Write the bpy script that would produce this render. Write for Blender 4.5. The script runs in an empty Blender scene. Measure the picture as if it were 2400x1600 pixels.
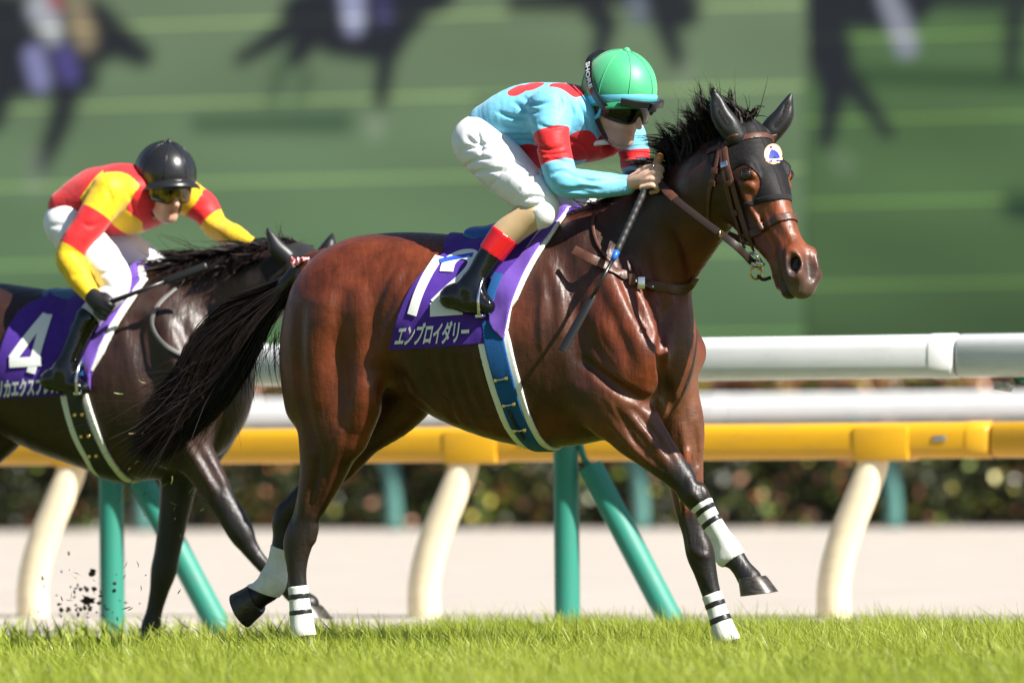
import bpy, bmesh, math, random
import numpy as np
from mathutils import Vector, Matrix

# ------------------------------------------------------------------ camera, sky, sun, exposure
SC = bpy.context.scene
COL = SC.collection
CAM_H, FPX, FOCUS = 0.8415, 16250.0, 25.0          # camera height, focal length in 2400-px units, focus distance
PITCH, ROLL = math.atan(203 / FPX), 0.0095
THETA = math.radians(22)                            # heading of the track against the picture plane

cam = bpy.data.cameras.new('camera')
cam.sensor_width = 36.0
cam.lens = FPX / 2400 * 36
cam.clip_start, cam.clip_end = 0.5, 3000
cam.dof.use_dof = True
cam.dof.focus_distance = FOCUS - 0.15
cam.dof.aperture_fstop = 2.2
cam_o = bpy.data.objects.new('camera', cam)
COL.objects.link(cam_o)
fw = Vector((0, math.cos(PITCH), math.sin(PITCH)))
r0 = Vector((1, 0, 0)); u0 = r0.cross(fw)
rt = r0 * math.cos(ROLL) - u0 * math.sin(ROLL)
up = rt.cross(fw)
M = Matrix((rt, up, -fw)).transposed().to_4x4()
M.translation = (0, 0, CAM_H)
cam_o.matrix_world = M
SC.camera = cam_o
CAM = np.array((0, 0, CAM_H)); RT = np.array(rt); UP = np.array(up); FW = np.array(fw)

SUN_DIR = np.array((0.59, -0.46, 0.71)); SUN_DIR = SUN_DIR / np.linalg.norm(SUN_DIR)   # towards the sun
elev = math.asin(SUN_DIR[2]); azim = math.atan2(SUN_DIR[0], SUN_DIR[1])
w = bpy.data.worlds.new('World'); SC.world = w; w.use_nodes = True
nt = w.node_tree
sky = nt.nodes.new('ShaderNodeTexSky'); sky.sky_type = 'NISHITA'; sky.sun_disc = False
sky.sun_elevation = elev; sky.sun_rotation = azim
sky.altitude = 50; sky.air_density = 1.0; sky.dust_density = 0.6; sky.ozone_density = 1.0
bg = nt.nodes['Background']; bg.inputs['Strength'].default_value = 0.05
nt.links.new(sky.outputs[0], bg.inputs['Color'])
sun = bpy.data.lights.new('sun', 'SUN'); sun.energy = 5.0; sun.angle = math.radians(0.53); sun.color = (1.0, 0.955, 0.88)
sun_o = bpy.data.objects.new('sun', sun); COL.objects.link(sun_o)
sun_o.rotation_euler = Vector(SUN_DIR).to_track_quat('Z', 'Y').to_euler()
sun_o.location = (6, 10, 12)
SC.view_settings.view_transform = 'Standard'
SC.view_settings.look = 'None'
SC.view_settings.exposure = 1.15
SC.view_settings.gamma = 1.0
SC.render.film_transparent = False
SC.cycles.use_denoising = True
SC.cycles.max_bounces = 6
SC.cycles.transparent_max_bounces = 8
SC.cycles.caustics_reflective = False
SC.cycles.caustics_refractive = False

rng = np.random.default_rng(12)
random.seed(12)

# ------------------------------------------------------------------ geometry of view: a spot in the picture -> a place on a given upright plane
def ray(px, py):
    return FW + RT * ((px - 1200) / FPX) + UP * (-(py - 800) / FPX)
class Frame:
    """upright frame of a body: forward f, left n; v = metres to the left of its mid plane"""
    def __init__(s, origin, theta):
        s.o = np.array(origin, float); s.t = theta
        s.f = np.array((math.cos(theta), -math.sin(theta), 0)); s.n = np.array((math.sin(theta), math.cos(theta), 0))
        s.z = np.array((0, 0, 1.0))
    def at(s, px, py, v=0.0):
        d = ray(px, py)
        t = (v - (CAM - s.o) @ s.n) / (d @ s.n)
        return CAM + d * t
def at_depth(px, py, d):
    return CAM + ray(px, py) * d
def to_px(p):
    q = np.asarray(p) - CAM
    d = q @ FW
    return 1200 + FPX * (q @ RT) / d, 800 - FPX * (q @ UP) / d

# ------------------------------------------------------------------ objects
def tag(o, label=None, cat=None, group=None, kind=None):
    if label: o['label'] = label
    if cat: o['category'] = cat
    if group: o['group'] = group
    if kind: o['kind'] = kind
    return o
def empty(name, loc, parent=None):
    o = bpy.data.objects.new(name, None); COL.objects.link(o)
    o.location = loc
    o.empty_display_size = 0.1
    if parent: o.parent = parent
    return o
def world_parent(o, parent):
    """parent keeps the child where it is (parents here are only moved, never turned)"""
    o.parent = parent
    off = Vector((0, 0, 0)); q = parent
    while q is not None:
        off += q.location; q = q.parent
    o.location = o.location - off
    return o
def mesh_obj(name, V, F, mat=None, parent=None, smooth=True, base=None):
    """V in world space; the object's origin goes to base (default: centre of its foot)"""
    V = np.asarray(V, np.float64)
    if base is None:
        base = np.array((V[:, 0].mean(), V[:, 1].mean(), V[:, 2].min()))
    me = bpy.data.meshes.new(name)
    V = V - base
    if isinstance(F, np.ndarray):
        n, k = F.shape
        me.vertices.add(len(V)); me.vertices.foreach_set('co', V.astype(np.float32).ravel())
        me.loops.add(n * k); me.loops.foreach_set('vertex_index', F.astype(np.int32).ravel())
        me.polygons.add(n); me.polygons.foreach_set('loop_start', np.arange(0, n * k, k, dtype=np.int32))
        me.polygons.foreach_set('loop_total', np.full(n, k, np.int32))
        me.update(calc_edges=True); me.validate()
    else:
        me.from_pydata([tuple(v) for v in V], [], F); me.update()
    if smooth:
        me.polygons.foreach_set('use_smooth', np.ones(len(me.polygons), bool))
    if mat is not None: me.materials.append(mat)
    o = bpy.data.objects.new(name, me); COL.objects.link(o)
    o.location = base
    if parent is not None: world_parent(o, parent)
    return o
def fattr(o, name, arr):
    a = o.data.attributes.new(name, 'FLOAT', 'POINT'); a.data.foreach_set('value', np.asarray(arr, np.float32))
def cattr(o, name, arr):
    a = o.data.attributes.new(name, 'FLOAT_COLOR', 'POINT')
    c = np.ones((len(arr), 4), np.float32); c[:, :3] = arr
    a.data.foreach_set('color', c.ravel())

# mesh builder of plain shapes ------------------------------------------------------------------
class MB:
    def __init__(s): s.V = []; s.F = []
    def add(s, V, F):
        k = len(s.V); s.V.extend([tuple(map(float, v)) for v in V]); s.F.extend([tuple(i + k for i in f) for f in F])
    def box(s, c, ax, ay, az, bev=0.0):
        c, ax, ay, az = map(np.asarray, (c, ax, ay, az))
        bm = bmesh.new(); bmesh.ops.create_cube(bm, size=2)
        lens = [np.linalg.norm(a) for a in (ax, ay, az)]
        for v in bm.verts: v.co = Vector((v.co.x * lens[0], v.co.y * lens[1], v.co.z * lens[2]))
        if bev: bmesh.ops.bevel(bm, geom=list(bm.edges), offset=bev, segments=2, affect='EDGES', profile=.6)
        bm.verts.index_update()
        U = np.array([a / l for a, l in zip((ax, ay, az), lens)])
        V = [c + np.array(v.co) @ U for v in bm.verts]
        s.add(V, [[v.index for v in f.verts] for f in bm.faces]); bm.free(); return s
    def tube(s, pts, r, n=14, cap=True, flat=None, squash=1.0):
        """round tube along pts; r scalar or list; flat: a direction along which the section is squashed"""
        pts = np.asarray(pts, float); m = len(pts)
        r = np.full(m, r, float) if np.isscalar(r) else np.asarray(r, float)
        T = np.gradient(pts, axis=0); T /= np.linalg.norm(T, axis=1)[:, None] + 1e-12
        ref = np.array(flat, float) if flat is not None else (np.array((0, 0, 1.)) if abs(T[0][2]) < .9 else np.array((1., 0, 0)))
        V = []; 
        for i in range(m):
            a = ref - (ref @ T[i]) * T[i]; a /= np.linalg.norm(a) + 1e-12
            b = np.cross(T[i], a)
            if flat is None: ref = a
            for k in range(n):
                q = 2 * math.pi * k / n
                V.append(pts[i] + r[i] * (math.cos(q) * a * squash + math.sin(q) * b))
        F = [(i * n + k, i * n + (k + 1) % n, (i + 1) * n + (k + 1) % n, (i + 1) * n + k) for i in range(m - 1) for k in range(n)]
        if cap:
            F.append(tuple(range(n - 1, -1, -1))); F.append(tuple((m - 1) * n + k for k in range(n)))
        s.add(V, F); return s
    def strap(s, pts, nrm, wd, th):
        """flat band along pts lying on a surface with normals nrm"""
        pts = np.asarray(pts, float); nrm = np.asarray(nrm, float); m = len(pts)
        wd = np.full(m, wd) if np.isscalar(wd) else wd
        T = np.gradient(pts, axis=0); T /= np.linalg.norm(T, axis=1)[:, None] + 1e-12
        V = []
        prof = [(-.5, -.6), (-.5, .3), (-.4, .5), (.4, .5), (.5, .3), (.5, -.6)]
        for i in range(m):
            nn = nrm[i] - (nrm[i] @ T[i]) * T[i]; nn /= np.linalg.norm(nn) + 1e-9
            b = np.cross(T[i], nn)
            for (x, y) in prof: V.append(pts[i] + b * x * wd[i] + nn * y * th)
        n = len(prof)
        F = [(i * n + k, i * n + (k + 1) % n, (i + 1) * n + (k + 1) % n, (i + 1) * n + k) for i in range(m - 1) for k in range(n)]
        F.append(tuple(range(n - 1, -1, -1))); F.append(tuple((m - 1) * n + k for k in range(n)))
        s.add(V, F); return s
    def build(s, name, mat, parent=None, smooth=True, base=None, auto=None):
        o = mesh_obj(name, np.array(s.V), s.F, mat, parent, smooth, base)
        if auto is not None:
            o.data.set_sharp_from_angle(angle=math.radians(auto))
        return o
def spline(P, n):
    """Catmull-Rom through the rows of P, n points per span"""
    P = np.asarray(P, float)
    if len(P) == 2:
        t = np.linspace(0, 1, n + 1)[:, None]; return P[0] * (1 - t) + P[1] * t
    Q = np.vstack([2 * P[0] - P[1], P, 2 * P[-1] - P[-2]])
    out = []
    for i in range(1, len(Q) - 2):
        a, b, c, d = Q[i - 1:i + 3]
        for k in range(n):
            t = k / n
            out.append(.5 * (2 * b + (c - a) * t + (2 * a - 5 * b + 4 * c - d) * t * t + (3 * b - a - 3 * c + d) * t ** 3))
    out.append(P[-1])
    return np.array(out)

# ------------------------------------------------------------------ materials
def srgb(r, g, b):
    f = lambda c: (c / 255 / 12.92) if c / 255 <= .04045 else ((c / 255 + .055) / 1.055) ** 2.4
    return (f(r), f(g), f(b), 1)
class Mat:
    def __init__(s, name, color=(.5, .5, .5, 1), rough=.5, spec=.5, metal=0, **kw):
        s.m = bpy.data.materials.new(name); s.m.use_nodes = True; s.t = s.m.node_tree
        s.b = s.t.nodes['Principled BSDF']
        s.set('Base Color', color); s.set('Roughness', rough); s.set('Specular IOR Level', spec); s.set('Metallic', metal)
        for k, v in kw.items(): s.set(k.replace('_', ' '), v)
    def set(s, k, v):
        if hasattr(v, 'is_output'): s.t.links.new(v, s.b.inputs[k]); return
        if isinstance(v, tuple) and len(v) == 3 and s.b.inputs[k].type == 'RGBA': v = (*v, 1)
        s.b.inputs[k].default_value = v
    def n(s, typ, **kw):
        x = s.t.nodes.new(typ)
        for k, v in kw.items():
            if k.startswith('i_'):
                key = k[2:].replace('_', ' ')
                key = int(key) if key.isdigit() else key
                if hasattr(v, 'is_output'): s.t.links.new(v, x.inputs[key])
                else: x.inputs[key].default_value = v
            else: setattr(x, k, v)
        return x
    def obj(s): return s.n('ShaderNodeTexCoord').outputs['Object']
    def noise(s, scale, detail=4, rough=.55, vec=None, stretch=None):
        vec = vec or s.obj()
        if stretch is not None:
            vec = s.n('ShaderNodeMapping', i_Vector=vec, i_Scale=stretch).outputs[0]
        return s.n('ShaderNodeTexNoise', i_Vector=vec, i_Scale=scale, i_Detail=detail, i_Roughness=rough).outputs['Fac']
    def ramp(s, fac, stops):
        r = s.n('ShaderNodeValToRGB', i_Fac=fac); e = r.color_ramp.elements
        while len(e) < len(stops): e.new(.5)
        for el, (p, c) in zip(e, stops):
            el.position = p; el.color = c if len(c) == 4 else (*c, 1)
        return r.outputs[0]
    def mix(s, fac, a, b, mode='MIX'):
        x = s.n('ShaderNodeMix', data_type='RGBA', blend_type=mode)
        for k, v in ((0, fac), (6, a), (7, b)):
            if hasattr(v, 'is_output'): s.t.links.new(v, x.inputs[k])
            else: x.inputs[k].default_value = v
        return x.outputs[2]
    def math(s, op, a, b=0.0, c=0.0):
        x = s.n('ShaderNodeMath', operation=op)
        for k, v in enumerate((a, b, c)):
            if hasattr(v, 'is_output'): s.t.links.new(v, x.inputs[k])
            else: x.inputs[k].default_value = v
        return x.outputs[0]
    def attr(s, name, out='Fac'):
        return s.n('ShaderNodeAttribute', attribute_name=name).outputs[out]
    def bump(s, h, strength=.3, dist=.01):
        s.set('Normal', s.n('ShaderNodeBump', i_Height=h, i_Strength=strength, i_Distance=dist).outputs[0]); return s
    def step(s, v, soft):
        """0..1 across value 0 with a soft edge"""
        return s.n('ShaderNodeMapRange', i_Value=v, i_1=-soft, i_2=soft).outputs[0]

def plastic(name, col, rough=.35, dirt=.12):
    m = Mat(name, rough=rough, spec=.5)
    scuff = m.ramp(m.noise(9, 8, .72, stretch=(.5, .5, 2.2)), [(.50, (0, 0, 0)), (.70, (1, 1, 1))]); grime = m.noise(3.5, 6, .7)
    c = m.mix(m.math('MULTIPLY', grime, dirt * 1.6), col, tuple(c * .55 for c in col[:3]) + (1,))
    m.set('Base Color', m.mix(m.math('MULTIPLY', scuff, dirt * 1.8), c, tuple(x * .5 + .05 for x in col[:3]) + (1,)))
    m.set('Roughness', m.math('MULTIPLY_ADD', grime, .3, rough - .1))
    return m.m
# ------------------------------------------------------------------ soft solids: tubes blended on a grid, then skinned
class Solid:
    PAD = 0.05
    def __init__(s, lo, hi, h):
        s.lo = np.asarray(lo, float) - .06; s.h = h
        n = np.ceil((np.asarray(hi) + .06 - s.lo) / h).astype(int) + 1
        s.n = n
        s.ax = [(s.lo[i] + h * np.arange(n[i])).astype(np.float32) for i in range(3)]
        s.F = np.full(n, 9.0, np.float32)
    def box(s, lo, hi):
        a = np.clip(np.floor((lo - s.lo) / s.h).astype(int), 0, s.n - 1); b = np.clip(np.ceil((hi - s.lo) / s.h).astype(int) + 1, 1, s.n)
        return tuple(slice(int(x), int(max(y, x + 1))) for x, y in zip(a, b))
    def dist(s, sl, P, R, n, m):
        X = s.ax[0][sl[0]][:, None, None]; Y = s.ax[1][sl[1]][None, :, None]; Z = s.ax[2][sl[2]][None, None, :]
        shp = tuple(x.stop - x.start for x in sl)
        D = np.full(shp, 9.0, np.float32)
        for i in range(len(P) - 1):
            a, b = P[i], P[i + 1]; d = b - a; L2 = float(d @ d) + 1e-9
            rm = max(R[i], R[i + 1]) * max(1, m[i], m[i + 1]) + s.PAD + .05
            q = s.box(np.minimum(a, b) - rm, np.maximum(a, b) + rm)
            q = tuple(slice(max(u.start, v.start) - v.start, min(u.stop, v.stop) - v.start) for u, v in zip(q, sl))
            if any(u.stop <= u.start for u in q): continue
            x = X[q[0]] - np.float32(a[0]); y = Y[:, q[1]] - np.float32(a[1]); z = Z[:, :, q[2]] - np.float32(a[2])
            t = np.clip((x * np.float32(d[0]) + y * np.float32(d[1]) + z * np.float32(d[2])) / np.float32(L2), 0, 1)
            x = x - t * np.float32(d[0]); y = y - t * np.float32(d[1]); z = z - t * np.float32(d[2])
            mm = np.float32(m[i]) + t * np.float32(m[i + 1] - m[i])
            r = np.float32(R[i]) + t * np.float32(R[i + 1] - R[i])
            if n is None:
                e = np.sqrt(x * x + y * y + z * z) - r
            else:
                l = x * np.float32(n[0]) + y * np.float32(n[1]) + z * np.float32(n[2])
                e = np.sqrt(np.maximum(x * x + y * y + z * z + l * l * (1 / (mm * mm) - 1), 0)) - r
                e = e * np.minimum(1, .35 + .65 * mm)
            D[q] = np.minimum(D[q], e)
        return D
    def tube(s, P, R, k=.03, n=None, m=1.0, div=5, cut=False):
        P = np.asarray(P, float)
        if P.ndim == 1: P = np.array([P, P + 1e-4])
        N = len(P)
        R = np.full(N, R, float) if np.isscalar(R) else np.asarray(R, float)
        mm = np.full(N, m, float) if np.isscalar(m) else np.asarray(m, float)
        if N > 2:
            Q = spline(np.column_stack([P, R, mm]), div); P, R, mm = Q[:, :3], np.maximum(Q[:, 3], .001), np.maximum(Q[:, 4], .05)
        pad = (R * np.maximum(1, mm)).max() + k + s.PAD
        sl = s.box(P.min(0) - pad, P.max(0) + pad)
        D = s.dist(sl, P, R, n, mm)
        A = s.F[sl]
        if cut:
            D = -D; h = np.maximum(k - np.abs(A - D), 0) / max(k, 1e-6)
            s.F[sl] = np.maximum(A, D) + h * h * k * .25
        else:
            h = np.maximum(k - np.abs(A - D), 0) / max(k, 1e-6)
            s.F[sl] = np.minimum(A, D) - h * h * k * .25
        return s
    def norm(s):
        """even out the field so that its values are metres close to the skin"""
        near = np.abs(s.F) < .2
        g = np.gradient(s.F, s.h)
        L = np.sqrt(g[0] ** 2 + g[1] ** 2 + g[2] ** 2)
        s.F = np.where(near, s.F / np.clip(L, .35, 1.6), s.F).astype(np.float32); return s
    def copy(s):
        c = object.__new__(Solid); c.__dict__.update(s.__dict__); c.F = s.F.copy(); return c
    def crop(s, lo, hi):
        q = s.box(np.asarray(lo) , np.asarray(hi))
        c = object.__new__(Solid); c.h = s.h; c.ax = [a[x] for a, x in zip(s.ax, q)]
        c.lo = np.array([a[0] for a in c.ax], float); c.n = np.array([len(a) for a in c.ax]); c.F = s.F[q].copy(); return c
    def refine(s):
        """the same field on a grid twice as fine"""
        F = s.F
        for ax in range(3):
            n = F.shape[ax]; G = np.empty(F.shape[:ax] + (2 * n - 1,) + F.shape[ax + 1:], np.float32)
            i0 = [slice(None)] * 3; i1 = list(i0); e = list(i0); o = list(i0)
            i0[ax] = slice(0, n - 1); i1[ax] = slice(1, n); e[ax] = slice(0, None, 2); o[ax] = slice(1, None, 2)
            G[tuple(e)] = F; G[tuple(o)] = (F[tuple(i0)] + F[tuple(i1)]) * .5; F = G
        c = object.__new__(Solid); c.h = s.h / 2; c.lo = s.lo.copy(); c.n = np.array(F.shape); c.F = F
        c.ax = [(c.lo[i] + c.h * np.arange(c.n[i])).astype(np.float32) for i in range(3)]; return c
    def grid(s):
        return np.stack(np.meshgrid(*s.ax, indexing='ij'), -1)
    def keep(s, fn):
        """intersect with a region: fn(points) < 0 inside"""
        s.F = np.maximum(s.F, -(s.F + .016))            # hollow, so that only the skin needs judging
        I = np.argwhere(s.F < s.h * 2)
        P = np.column_stack([s.ax[k][I[:, k]] for k in range(3)]).astype(float)
        i = tuple(I.T); s.F[i] = np.maximum(s.F[i], fn(P).astype(np.float32))
        return s
    def sample(s, P):
        q = (np.asarray(P, float) - s.lo) / s.h
        q = np.clip(q, 0, s.n - 1.001); i = np.floor(q).astype(int); f = q - i; o = 0
        for dx in (0, 1):
            for dy in (0, 1):
                for dz in (0, 1):
                    wt = (f[..., 0] if dx else 1 - f[..., 0]) * (f[..., 1] if dy else 1 - f[..., 1]) * (f[..., 2] if dz else 1 - f[..., 2])
                    o = o + wt * s.F[i[..., 0] + dx, i[..., 1] + dy, i[..., 2] + dz]
        return o
    def grad(s, P, e=.008):
        P = np.asarray(P, float)
        g = np.stack([s.sample(P + d) - s.sample(P - d) for d in np.eye(3) * e], -1)
        return g / (np.linalg.norm(g, axis=-1, keepdims=True) + 1e-9)
    def hit(s, px, py, off=0.0):
        """where the sight line through a spot first meets the skin (raised by off); also the outward normal"""
        d = ray(px, py)
        c = (s.lo + s.ax_hi()) / 2; R = np.linalg.norm(s.ax_hi() - s.lo) / 2
        tc = (c - CAM) @ d / (d @ d)
        T = np.arange(tc - R, tc + R, .004); P = CAM + T[:, None] * d
        inb = np.all((P > s.lo) & (P < s.ax_hi()), axis=1)
        f = np.where(inb, s.sample(P) - off, 9.0)
        i = np.argmax(f < 0)
        if f[i] >= 0:                              # missed: nearest approach
            i = int(np.argmin(f)); p = P[i]
        else:
            a = f[i - 1] / (f[i - 1] - f[i]) if i else 0; p = P[i - 1] * (1 - a) + P[i] * a
        return p, s.grad(p[None])[0]
    def ax_hi(s): return s.lo + s.h * (s.n - 1)
    def drape(s, pts, off=0.003, n=6):
        q = spline(np.asarray(pts, float), n)
        H = [s.hit(x, y, off) for x, y in q]
        P = np.array([h[0] for h in H]); N = np.array([h[1] for h in H])
        if len(P) > 4:
            for _ in range(2):
                P[1:-1] = (P[:-2] + 2 * P[1:-1] + P[2:]) / 4; N[1:-1] = (N[:-2] + 2 * N[1:-1] + N[2:]) / 4
        return P, N
    def skin(s, smooth=2, lam=.5):
        F = s.F; inside = F < 0
        n = s.n
        c = [inside[a:n[0] - 1 + a, b:n[1] - 1 + b, d:n[2] - 1 + d] for a in (0, 1) for b in (0, 1) for d in (0, 1)]
        cnt = sum(x.astype(np.int8) for x in c)
        act = np.argwhere((cnt > 0) & (cnt < 8))
        idx = np.full(tuple(n - 1), -1, np.int32); idx[act[:, 0], act[:, 1], act[:, 2]] = np.arange(len(act))
        acc = np.zeros((len(act), 3)); k = np.zeros(len(act))
        for ax in range(3):
            o1, o2 = [i for i in range(3) if i != ax]
            for a in (0, 1):
                for b in (0, 1):
                    p = act.copy(); p[:, o1] += a; p[:, o2] += b
                    q = p.copy(); q[:, ax] += 1
                    f0 = F[p[:, 0], p[:, 1], p[:, 2]]; f1 = F[q[:, 0], q[:, 1], q[:, 2]]
                    sgn = (f0 < 0) != (f1 < 0)
                    t = np.where(sgn, f0 / np.where(sgn, f0 - f1, 1), 0)
                    e = p.astype(float); e[:, ax] += t
                    acc[sgn] += e[sgn]; k[sgn] += 1
        V = s.lo + s.h * acc / k[:, None]
        Q = []
        for ax in range(3):
            o1, o2 = [(1, 2), (2, 0), (0, 1)][ax]
            sl0 = [slice(None)] * 3; sl1 = [slice(None)] * 3
            sl0[ax] = slice(0, n[ax] - 1); sl1[ax] = slice(1, n[ax])
            A = inside[tuple(sl0)]; B = inside[tuple(sl1)]
            e = np.argwhere(A != B)
            ok = (e[:, o1] > 0) & (e[:, o2] > 0) & (e[:, o1] < n[o1] - 1) & (e[:, o2] < n[o2] - 1)
            e = e[ok]; flip = ~A[e[:, 0], e[:, 1], e[:, 2]]
            def ci(d1, d2):
                p = e.copy(); p[:, o1] += d1; p[:, o2] += d2
                return idx[p[:, 0], p[:, 1], p[:, 2]]
            q = np.column_stack([ci(-1, -1), ci(0, -1), ci(0, 0), ci(-1, 0)])
            q[flip] = q[flip][:, ::-1]
            Q.append(q)
        Q = np.vstack(Q)
        E = np.vstack([Q[:, [0, 1]], Q[:, [1, 2]], Q[:, [2, 3]], Q[:, [3, 0]]])
        deg = np.bincount(E.ravel(), minlength=len(V))
        for it in range(smooth * 2):
            S = np.zeros_like(V)
            for j in range(3):
                S[:, j] = np.bincount(E[:, 0], V[E[:, 1], j], len(V)) + np.bincount(E[:, 1], V[E[:, 0], j], len(V))
            V = V + (lam if it % 2 == 0 else -lam * 1.04) * (S / np.maximum(deg, 1)[:, None] - V)
        return V, Q
def ribbons(P, width, seed=0, taper=1.0):
    """hair: P (n, k, 3) strands -> thin tapered ribbons turned every way"""
    n, k, _ = P.shape
    r = np.random.default_rng(seed)
    T = np.gradient(P, axis=1); T /= np.linalg.norm(T, axis=2, keepdims=True) + 1e-9
    a = r.normal(size=(n, 1, 3)); a = a - (a * T).sum(2, keepdims=True) * T
    a /= np.linalg.norm(a, axis=2, keepdims=True) + 1e-9
    wd = (np.asarray(width).reshape(-1, 1, 1) * (1 - taper * np.linspace(0, 1, k) ** 2.2)[None, :, None] + 1e-4) * .5
    V = np.stack([P - a * wd, P + a * wd], 2).reshape(-1, 3)
    i = (np.arange(n)[:, None] * k + np.arange(k - 1)[None]).ravel() * 2
    return V, np.column_stack([i, i + 1, i + 3, i + 2])
# ================================================================== the setting
EXPO = 2 ** SC.view_settings.exposure
def track(depth): return Frame((0, depth, 0), THETA)
def strip(name, u0, u1, d0, d1, z, mat, nu=2, nv=2):
    """a level sheet along the track between two depths"""
    f = track(d0); V = []; c = math.cos(THETA)
    for j in range(nv):
        for i in range(nu):
            V.append(f.o + f.f * (u0 + (u1 - u0) * i / (nu - 1)) + f.n * ((d1 - d0) * c * j / (nv - 1)) + np.array((0, 0, z)))
    F = [(j * nu + i, j * nu + i + 1, (j + 1) * nu + i + 1, (j + 1) * nu + i) for j in range(nv - 1) for i in range(nu - 1)]
    return tag(mesh_obj(name, V, F, mat, smooth=False, base=np.zeros(3)), kind='structure')

m = Mat('turf soil', rough=.95, spec=.1)
m.set('Base Color', m.ramp(m.noise(6, 6), [(.3, (.045, .06, .015)), (.7, (.09, .13, .03))]))
strip('ground', -900, 900, -300, 1500, -0.012, m.m)
M_SOIL = Mat('turf soil near', rough=.95, spec=.1)
M_SOIL.set('Base Color', M_SOIL.ramp(M_SOIL.noise(30, 6), [(.3, (.05, .07, .015)), (.7, (.11, .15, .03))]))
strip('turf', -60, 60, 2, 27.9, 0.0, M_SOIL.m)
m = Mat('pale dirt', rough=.95, spec=.15)
n1 = m.noise(1.3, 5); n2 = m.noise(45, 4)
m.set('Base Color', m.mix(m.math('MULTIPLY', n2, .7), m.ramp(n1, [(.3, (.385, .345, .305)), (.7, (.445, .405, .365))]), (.35, .31, .27, 1)))
m.bump(n2, .5, .02)
strip('dirt_track', -120, 120, 27.9, 60.5, -0.004, m.m)

# ---- turf: blades of grass
def blades(name, n, u0, u1, d0, d1, hgt, wid, seed, mat):
    r = np.random.default_rng(seed); f = track(d0); c = math.cos(THETA)
    u = r.uniform(u0, u1, n); v = r.uniform(0, (d1 - d0) * c, n)
    base = f.o + u[:, None] * f.f + v[:, None] * f.n
    # tufts: taller and shorter patches
    ph = r.uniform(0, 6.28, (6, 2)); fr = r.normal(0, 5.5, (6, 2))
    pat = sum(np.sin(base[:, 0] * fr[i, 0] + base[:, 1] * fr[i, 1] * .6 + ph[i, 0]) for i in range(6)) / 6
    h = hgt * (1 + .32 * pat + .28 * r.normal(size=n) + .5 * (r.uniform(0, 1, n) < .03)).clip(.3, 2.1)
    lean = r.normal(0, .36, (n, 2)) + np.array((-.16, 0.05))
    t = np.array((0, .5, 1.0))
    P = np.empty((n, 3, 3))
    for k, q in enumerate(t):
        P[:, k, 0] = base[:, 0] + lean[:, 0] * h * q ** 1.7; P[:, k, 1] = base[:, 1] + lean[:, 1] * h * q ** 1.7
        P[:, k, 2] = h * q * (1 - .22 * q * np.minimum(1, np.hypot(lean[:, 0], lean[:, 1])))
    V, F = ribbons(P, wid * r.uniform(.7, 1.35, n), seed + 1, taper=.93)
    o = mesh_obj(name, V, F, mat, base=np.array((0, 25., 0)))
    sh = np.repeat(r.normal(0, 1, n) * .5 + pat, 6); hq = np.tile(np.repeat(t, 2), n)
    fattr(o, 'tone', sh); fattr(o, 'tip', hq)
    return o
M_GRASS = Mat('grass blade', rough=.42, spec=.35)
tone = M_GRASS.attr('tone'); tip = M_GRASS.attr('tip')
gc = M_GRASS.ramp(M_GRASS.math('MULTIPLY_ADD', tone, .22, .5), [(.0, (.14, .19, .02)), (.45, (.30, .365, .038)), (.8, (.41, .44, .085)), (1, (.55, .53, .26))])
M_GRASS.set('Base Color', gc)
tr = M_GRASS.n('ShaderNodeBsdfTranslucent', i_Color=gc); mx = M_GRASS.n('ShaderNodeMixShader', i_Fac=.38)
M_GRASS.t.links.new(M_GRASS.b.outputs[0], mx.inputs[1]); M_GRASS.t.links.new(tr.outputs[0], mx.inputs[2])
M_GRASS.t.links.new(mx.outputs[0], M_GRASS.t.nodes['Material Output'].inputs[0])
g = blades('grass', 270000, -3.3, 3.6, 19.4, 27.8, .092, .0034, 3, M_GRASS.m)
tag(g, 'bright green turf grass of the racetrack in the foreground', 'grass', kind='stuff')
g = blades('grass_margin', 60000, -9.5, 10.5, 15, 27.8, .090, .009, 5, M_GRASS.m)
tag(g, 'turf grass further along the racetrack', 'grass', kind='stuff')

# ---- running rails
M_WHITE = plastic('white rail plastic', (.80, .80, .80, 1), .35, .2)
M_YELL = plastic('yellow rail plastic', (.70, .37, .008, 1), .35, .22)
M_CREAM = plastic('cream post plastic', (.88, .76, .52, 1), .4, .2)
M_GREEN = plastic('green post paint', (.022, .235, .170, 1), .5, .3)
M_TEAL = plastic('faded teal post paint', (.075, .215, .19, 1), .6, .3)
M_STEEL = Mat('galvanised steel', (.45, .45, .45, 1), .4, metal=.9).m

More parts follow.
